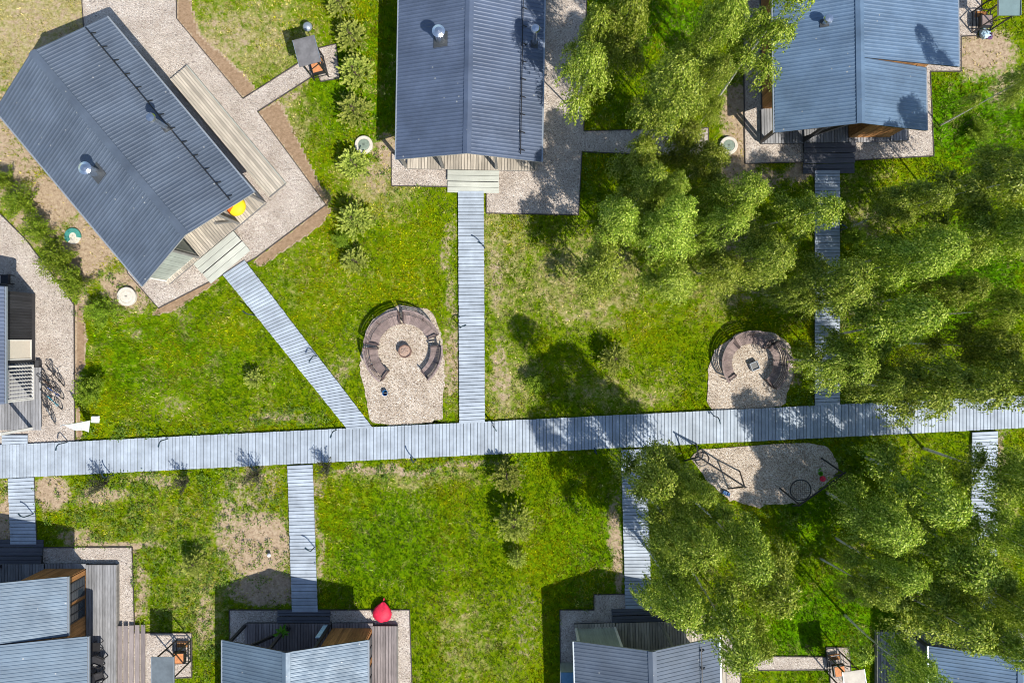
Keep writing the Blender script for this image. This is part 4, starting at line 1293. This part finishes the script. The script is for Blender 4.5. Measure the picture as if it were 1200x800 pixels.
def shrub(seed, H, R, leafm, name, n_st=26, leaves=60, ls=(.06, .12)):
    r = np.random.default_rng(seed)
    tm = MB(); Cs, Ds = [], []
    for i in range(n_st):
        az = i*2.399 + r.normal(0, .3); e = r.uniform(.15, 1.0)
        tip = np.array([math.cos(az)*R*e, math.sin(az)*R*e, H*(1-.55*e*e)*r.uniform(.75, 1.05)])
        mid = tip*np.array([.35, .35, .6])
        tm.tube([(0, 0, 0), mid, tip], [.016, .010, .004], 4, cap=False)
        s = r.uniform(.35, 1.05, leaves)[:, None]
        pts = (1-s)**2*0 + 2*s*(1-s)*mid + s*s*tip + r.normal(0, .075*min(R, 1.2), (leaves, 3))
        Cs.append(pts); Ds.append(unit(r.normal(0, 1, (leaves, 3)) + unit(tip)*.8))
    C = np.concatenate(Cs); D = np.concatenate(Ds); n = len(C)
    C[:, 2] = np.maximum(C[:, 2], .03)
    Nn = unit(r.normal(0, .7, (n, 3)) + np.array([0, 0, .9]))
    L = r.uniform(ls[0], ls[1], n); W = L*r.uniform(.4, .65, n)
    V, F = leaf_quads(C, D, Nn, L, W)
    root = bpy.data.objects.new(name, None); COL.objects.link(root); root.empty_display_size = .3
    link('foliage', np_mesh('shrub_foliage', V, F, M[leafm]), root)
    tm.build('stem', M['bark_brown'], root)
    return root

def pine(seed, H, R):
    r = np.random.default_rng(seed)
    tm = MB(); tm.tube([(0,0,0),(0,0,H*.5),(0,0,H)], [.045, .03, .008], 6)
    Cs, Ds, Tp = [], [], []
    nw = 6
    for w in range(nw):
        t = (w+.3)/nw; z0 = H*(.08+.84*t)
        nb = 8 if w < nw-2 else 5
        for k in range(nb):
            az = k*2*PI/nb + w*.9 + r.normal(0, .15)
            l = R*(1-t)**.75*r.uniform(.85, 1.15) + .12
            dh = np.array([math.cos(az), math.sin(az), .45+.6*t])
            p0 = np.array([0, 0, z0])
            tm.tube([p0, p0+dh*l], [.014, .004], 4, cap=False)
            subs = [(0.0, 0.0, 1.0)] + [(r.uniform(.35, .7), sgn*r.uniform(.5, .8), r.uniform(.35, .5)) for sgn in (-1, 1)]
            for s0, sa, ln in subs:
                b0 = p0 + dh*l*s0
                c_, s_ = math.cos(sa), math.sin(sa)
                bd = np.array([dh[0]*c_-dh[1]*s_, dh[0]*s_+dh[1]*c_, dh[2]])
                bl = l*ln*(1-s0*.4)
                m_ = max(24, int(bl*300))
                s = r.uniform(.25, 1.0, m_)
                pts = b0 + bd*(bl*s)[:, None]
                dd = unit(unit(bd)*1.0 + r.normal(0, .5, (m_, 3)) + np.array([0, 0, .25]))
                Cs.append(pts + dd*.035); Ds.append(dd); Tp.append(np.clip((s-.5)*2.0, 0, 1)*.8*r.uniform(.5, 1, m_))
    C = np.concatenate(Cs); D = np.concatenate(Ds); T = np.concatenate(Tp); n = len(C)
    Nn = unit(r.normal(0, .6, (n, 3)) + np.array([0, 0, .9]))
    V, F = leaf_quads(C, D, Nn, r.uniform(.09, .15, n), r.uniform(.022, .04, n))
    root = bpy.data.objects.new('young_pine', None); COL.objects.link(root); root.empty_display_size = .3
    link('needles', np_mesh('pine_needles', V, F, M['pine'], attr={'tip': np.repeat(T, 4)}), root)
    tm.build('trunk', M['bark_brown'], root)
    return root

def place(protos, used, i, loc, rz, sc, label, cat, group):
    p = protos[i]
    if i not in used:
        used.add(i); o = p
        o.location = loc; o.rotation_euler = (0, 0, rz); o.scale = sc if isinstance(sc, tuple) else (sc,)*3
        o['label'] = label
    else:
        o = dup(p, loc, rz, sc, label)
    tag(o, label, cat, group)
    return o

# ---- birches: crown centre in the photograph, crown radius there (px), height (m)
BIRCH = [
 (726,30,38,9.0,1,'bright birch at the very top, nearest the dark roof'),
 (690,88,38,8.2,1,'bright birch leaning over the gravel strip beside the dark roof'),
 (700,50,30,8.0,1,'bright birch between the top one and the gravel strip'),
 (785,100,44,10.0,0,'full birch in the middle of the top clump'),
 (832,40,38,10.0,0,'tall birch at the top of the picture between two roofs'),
 (770,128,24,7.5,0,'birch at the lower edge of the top clump'),
 (820,100,30,9.0,0,'birch with pale trunk showing, right of the top clump'),
 (897,50,38,10.5,0,'birch with long white trunk reaching over the top right roof'),
 (745,184,30,6.0,1,'small lime birch on the gravel spur'),
 (826,187,32,6.8,1,'lime birch left of the well on bare earth'),
 (806,163,27,6.5,1,'lime birch over the end of the gravel spur'),
 (835,130,16,5.0,1,'small lime birch above the well on bare earth'),
 (738,255,34,8.0,0,'birch below the gravel corner of the dark roofed house'),
 (790,268,38,8.5,0,'birch in the middle of the central grove'),
 (706,312,38,7.0,1,'yellowish birch at the left end of the central grove'),
 (790,332,34,6.5,1,'low yellowish birch at the bottom of the central grove'),
 (868,232,36,8.6,0,'birch right of centre in the central grove'),
 (925,248,36,8.6,0,'birch beside the shaded path below the top right house'),
 (890,296,38,8.0,0,'birch above the square fire box circle'),
 (780,225,26,7.2,0,'birch in the upper part of the central grove'),
 (760,226,30,7.0,0,'birch between the gravel spur and the central grove'),
 (836,264,33,7.5,0,'birch in the heart of the central grove, left of the shaded path'),
 (842,312,32,6.5,1,'yellowish birch in the lower central grove above the fire box circle'),
 (1062,244,30,7.0,0,'slim birch right of the twin trunks, below the top right gravel'),
 (1106,345,32,7.2,0,'birch on the left side of the bright right lawn'),
 (1030,440,32,7.0,0,'birch just above the boardwalk, right of the shaded path'),
 (1042,668,34,7.2,0,'birch in the middle of the lower right grove'),
 (1152,650,26,7.0,0,'birch hiding the middle of the right side path'),
 (930,340,22,5.0,0,'low birch beside the upper right edge of the fire box circle'),
 (978,332,44,8.5,0,'birch crown hanging across the shaded path'),
 (1040,312,38,9.0,0,'birch right of the shaded path with twin trunks'),
 (1083,292,40,8.4,0,'birch above the bright lawn on the right'),
 (1128,222,44,8.2,0,'large birch right of the top right gravel'),
 (1165,268,42,8.8,0,'birch near the right edge above the bright lawn'),
 (1190,195,36,8.6,0,'birch cut by the right edge, upper one'),
 (1195,100,22,8.0,0,'dark birch at the right edge below the bluish shelter'),
 (977,424,38,6.6,0,'birch between the fire box circle and the boardwalk'),
 (1052,392,44,9.5,0,'birch left of the bright right lawn, above the boardwalk'),
 (1097,462,46,10.0,0,'birch whose crown covers the right boardwalk'),
 (1138,402,38,9.0,1,'pale birch at the lower edge of the bright right lawn'),
 (1176,436,42,9.5,0,'birch at the right edge just above the boardwalk'),
 (1192,362,30,9.0,0,'birch at the right edge beside the bright lawn'),
 (1090,560,46,7.8,0,'birch left of the right side path below the boardwalk'),
 (1186,552,40,9.0,0,'birch right of the right side path below the boardwalk'),
 (1030,606,46,7.2,0,'birch right of the play area'),
 (1102,656,48,7.4,0,'birch in the lower right grove, left of the side path'),
 (1186,628,38,9.0,0,'birch at the right edge of the lower right grove'),
 (1082,722,46,8.0,0,'birch left of the blue roof in the lower right corner'),
 (1160,690,34,9.0,0,'birch over the end of the right side path'),
 (1148,738,34,8.5,0,'birch crown touching the blue roof in the lower right corner'),
 (1068,784,36,8.5,0,'birch at the bottom edge left of the blue roof'),
 (1196,724,26,8.5,0,'birch at the right edge above the blue roof'),
 (772,566,40,9.5,0,'birch at the head of the path to the grey roof, left end of clump'),
 (806,574,26,8.5,0,'slim birch at the upper left of the play area'),
 (800,628,44,10.0,0,'dark birch leaning over the path to the grey roof'),
 (860,628,42,9.5,0,'birch directly below the play area'),
 (792,694,42,9.5,0,'birch above the grey roof at the bottom'),
 (846,712,44,9.5,0,'birch over the right corner of the grey roof'),
 (902,680,44,9.0,1,'pale birch right of the clump above the grey roof'),
 (880,745,30,8.0,1,'pale birch above the narrow gravel path at the bottom'),
 (1010,688,30,6.0,0,'leaning thin birch in the middle of the lower right grass'),
 (1250,480,40,9.5,0,None),(1250,300,40,9.5,0,None),
]
VAR = [birch(101, 12.0, 1.75), birch(102, 12.6, 1.9, nb=8), birch(103, 11.5, 1.6, lean=.07), birch(104, 13.2, 1.85, nb=9, lean=.05), birch(105, 12.2, 2.0, nb=9)]
VARL = [birch(201, 7.2, 1.7, 'leaf_lime', nb=6), birch(202, 8.0, 1.8, 'leaf_lime', nb=6)]
VH = [12.0, 12.6, 11.5, 13.2, 12.2]; VR = [1.75, 1.9, 1.6, 1.85, 2.0]
VHL = [7.2, 8.0]; VRL = [1.7, 1.8]
used, usedl = set(), set()
GB = 'birch trees in the grove'
for i, (cx, cy, rp, H, kind, lab) in enumerate(BIRCH):
    if lab is None: continue
    H *= 1.33 if kind == 0 else (1.25 if lab[:4] in ('brig',) else 1.05)
    x, y = P(cx, cy, .68*H)
    Rw = rp/20*(1-.68*H/CAM_H)
    if kind == 0:
        v = i % 5; s = H/VH[v]; sr = Rw*1.0/VR[v]
        place(VAR, used, v, (x, y, 0), i*1.7, (sr, sr, s), lab, 'tree', GB)
    else:
        v = i % 2; s = H/VHL[v]; sr = Rw*1.02/VRL[v]
        place(VARL, usedl, v, (x, y, 0), i*1.7, (sr, sr, s), lab, 'tree', GB)

# ---- young pines
PV = [pine(301, 2.3, .95), pine(302, 2.0, .9)]
up = set()
for i, (px, py, s, lab) in enumerate([
 (412,44,1.05,'young pine at the top of the row beside the barbecue shelter'),
 (417,86,.9,'young pine right of the barbecue shelter canopy'),
 (416,131,1.0,'young pine above the concrete well in the pine row'),
 (415,192,1.0,'young pine just left and below the concrete well'),
 (416,258,.9,'pale young pine on the lawn below the concrete well'),
 (416,306,.75,'small young pine, lowest of the row on the lawn'),
 (398,6,.9,'young pine cut by the top edge of the picture'),
 (602,612,.95,'young pine on the lawn with its dark shadow, below the boardwalk'),
 (606,654,.55,'tiny young pine below the other one on the lower lawn'),
 (594,558,1.0,'dark young pine right below the main boardwalk edge'),
 (720,420,.8,'small pine on the middle lawn left of the fire box circle'),
 (298,444,.55,'tiny pine on the round lawn left of the diagonal path'),
 (228,660,.8,'dark little pine on the meadow above the sandy patch'),
]):
    s *= 1.06*(.88, 1.1, 1.0)[i % 3]; H = 2.2*s
    x, y = P(px, py, H*.4)
    place(PV, up, i % 2, (x, y, 0), i*2.1, s*(1.0 if i % 2 == 0 else 1.08), lab, 'tree', 'young pines')

# ---- broad-leaved shrubs
SV = [shrub(401, 1.9, 1.0, 'shrub_leaf', 'shrub', 40, 130), shrub(402, 1.6, 1.15, 'shrub_leaf', 'shrub', 42, 130)]
us = set()
for i, (px, py, s, lab) in enumerate([
 (6,212,.8,'shrub at the left edge, topmost of the hedge'),
 (27,238,.95,'leafy shrub second from the top of the left hedge'),
 (50,272,.95,'leafy shrub in the left hedge beside the teal well cover'),
 (72,306,1.05,'large shrub of the left hedge opposite the turned house'),
 (92,330,1.0,'shrub of the left hedge at its lower bend'),
 (122,366,.85,'lowest shrub of the left hedge near the grey lid well'),
 (109,458,.95,'bushy shrub beside the bicycles on the lawn edge'),
 (400,282,.55,'small shrub at the gravel corner right of the turned house'),
 (1000,278,.7,'shrub left of the twin birch trunks'),
 (1148,155,.7,'shrub on the bright lawn right of the top right house'),
 (628,448,.7,'bright shrub on the dry edge of the middle lawn'),
]):
    place(SV, us, i % 2, (*P(px, py, .5), 0), i*1.3, s*1.12, lab, 'shrub', 'leafy shrubs')
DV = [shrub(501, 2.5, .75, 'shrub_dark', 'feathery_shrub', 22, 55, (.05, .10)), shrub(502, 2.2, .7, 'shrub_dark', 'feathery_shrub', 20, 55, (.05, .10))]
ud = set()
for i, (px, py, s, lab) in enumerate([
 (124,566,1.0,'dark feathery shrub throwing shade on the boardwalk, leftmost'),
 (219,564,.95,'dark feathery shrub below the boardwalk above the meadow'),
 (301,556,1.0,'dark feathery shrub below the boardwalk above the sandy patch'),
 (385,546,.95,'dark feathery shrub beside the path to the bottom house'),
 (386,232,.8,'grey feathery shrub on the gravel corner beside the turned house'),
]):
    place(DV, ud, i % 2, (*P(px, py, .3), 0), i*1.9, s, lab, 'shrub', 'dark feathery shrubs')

# ------------------------------------------------------------------ grass and low plants (uncountable)
def scatter(n, seed):
    r = np.random.default_rng(seed)
    X = r.uniform(-31.5, 31.5, n); Y = r.uniform(-21.5, 21.5, n)
    keep = np.ones(n, bool)
    for p in KEEP_OUT:
        pp_ = np.array(p)
        lo = pp_.min(0)-.1; hi = pp_.max(0)+.1
        m_ = (X > lo[0]) & (X < hi[0]) & (Y > lo[1]) & (Y < hi[1])
        if m_.any():
            ii = np.where(m_)[0]
            keep[ii[in_poly(X[ii], Y[ii], p)]] = False
    return X[keep], Y[keep], r
X, Y, r = scatter(230000, 77)
so, dr, lu = all_fields(X, Y)
nz = fbm(X, Y, .9, 31); nz2 = fbm(X, Y, .35, 41)
kill = np.clip(so*1.2 + dr*.45 + (nz-.5)*1.7 - .08, 0, 1)
k = (r.random(len(X)) > kill*.94) & (so < 1.2)
X, Y, so, dr, lu, nz, nz2 = [q[k] for q in (X, Y, so, dr, lu, nz, nz2)]
n = len(X)
green = np.array([.110, .215, .001]); lime = np.array([.345, .345, .002]); strawc = np.array([.52, .42, .18]); deep = np.array([.040, .12, .001])
t1 = np.clip((nz2-.38)*1.9 + (fbm(X, Y, 2.6, 91)-.5)*4.2 + .12 + r.normal(0, .22, n), 0, 1)[:, None]
colr = green*(1-t1) + lime*t1
ld = np.clip(lu*1.0 + (nz-.5)*1.2, 0, 1)[:, None]*.55
colr = colr*(1-ld) + (deep*.6 + np.array([.07,.15,.012])*.4)*ld*1.25
dd = np.clip(dr*1.05 + so*.9 + (nz-.5)*1.9 + r.normal(0, .25, n) - .27, 0, 1)[:, None]
colr = colr*(1-dd) + strawc*dd
colr = colr*(.62 + .76*fbm(X, Y, 1.3, 210))[:, None]
colr = colr*np.exp(r.normal(-.10, .42, (n, 1)))
NB = 3
Vs = []
hgt = r.uniform(.05, .12, n)*(1+.5*lu)*(.6+.8*nz)
az0 = r.uniform(0, 2*PI, n)
for bI in range(NB):
    az = az0 + bI*2*PI/NB + r.normal(0, .4, n)
    ox = r.normal(0, .05, n); oy = r.normal(0, .05, n)
    ln = hgt*r.uniform(.8, 1.4, n); out = ln*r.uniform(.5, 1.1, n)
    w = r.uniform(.014, .03, n)
    cx, sy = np.cos(az), np.sin(az)
    bx, by = X+ox, Y+oy
    Vs.append(np.stack([np.stack([bx - sy*w, by + cx*w, np.full(n, -.02)], 1), np.stack([bx + sy*w, by - cx*w, np.full(n, -.02)], 1), np.stack([bx + cx*out, by + sy*out, ln], 1)], 1))
V = np.concatenate(Vs, 0).reshape(-1, 3)
F = np.arange(len(V)).reshape(-1, 3)
colV = np.repeat(np.tile(colr, (NB, 1)), 3, axis=0)
m, nt, b = new_mat('grass_blade')
at = N(nt, 'ShaderNodeAttribute', attribute_name='tint')
nt.links.new(at.outputs['Color'], b.inputs['Base Color']); b.inputs['Roughness'].default_value = 0.8; b.inputs['Specular IOR Level'].default_value = 0.05
tr = N(nt, 'ShaderNodeBsdfTranslucent'); nt.links.new(at.outputs['Color'], tr.inputs['Color'])
ms = N(nt, 'ShaderNodeMixShader', Fac=0.3); nt.links.new(b.outputs[0], ms.inputs[1]); nt.links.new(tr.outputs[0], ms.inputs[2])
nt.links.new(ms.outputs[0], nt.nodes['Material Output'].inputs['Surface'])
tag(link('grass', np_mesh('grass', V, F, m, col=colV)), kind='stuff')

# weeds and bedding plants along the walks and in the meadow
BED = [(30,580,60,20,.6),(190,625,130,70,1.),(150,600,90,30,.9),(215,700,40,40,.8),(330,488,60,10,1.),(170,503,90,9,1.),(280,560,60,14,.7),(140,568,60,12,.8),(460,552,100,8,.8),(560,545,60,8,.7),(250,745,20,50,.9),(160,720,10,70,.6),(430,120,30,100,.25),(100,350,40,40,.5),
       (1000,540,60,50,.5),(920,610,80,40,.5),(980,480,0,0,0),(940,470,20,16,1.),(1000,465,60,12,1.),(480,210,40,20,.3),(830,560,40,30,.6),(1170,590,20,60,.5),(700,740,30,50,.3),(700,180,70,60,.35),(690,20,30,40,.5)]
X, Y, r = scatter(52000, 99)
px = X*20+600; py = 400-Y*20
den = np.zeros(len(X))
for cx, cy, rx, ry, a in BED:
    if rx: den = np.maximum(den, a*np.clip(1.5-np.hypot((px-cx)/rx, (py-cy)/ry), 0, 1))
k = (r.random(len(X)) < den*np.clip((fbm(X, Y, .8, 71)-.32)*3, 0, 1))
X, Y = X[k], Y[k]; n = len(X)
NL = 9
c = np.repeat(np.stack([X, Y, np.zeros(n)], 1), NL, 0) + np.concatenate([r.normal(0, .09, (n*NL, 2)), r.uniform(.05, .28, (n*NL, 1))], 1)
D = unit(np.concatenate([r.normal(0, 1, (n*NL, 2)), r.normal(.2, .4, (n*NL, 1))], 1)); Nn = unit(r.normal(0, .5, (n*NL, 3)) + np.array([0, 0, 1.]))
V, F = leaf_quads(c, D, Nn, r.uniform(.08, .16, n*NL), r.uniform(.04, .075, n*NL))
tag(link('weeds', np_mesh('weeds', V, F, M['bed_leaf'])), kind='stuff')
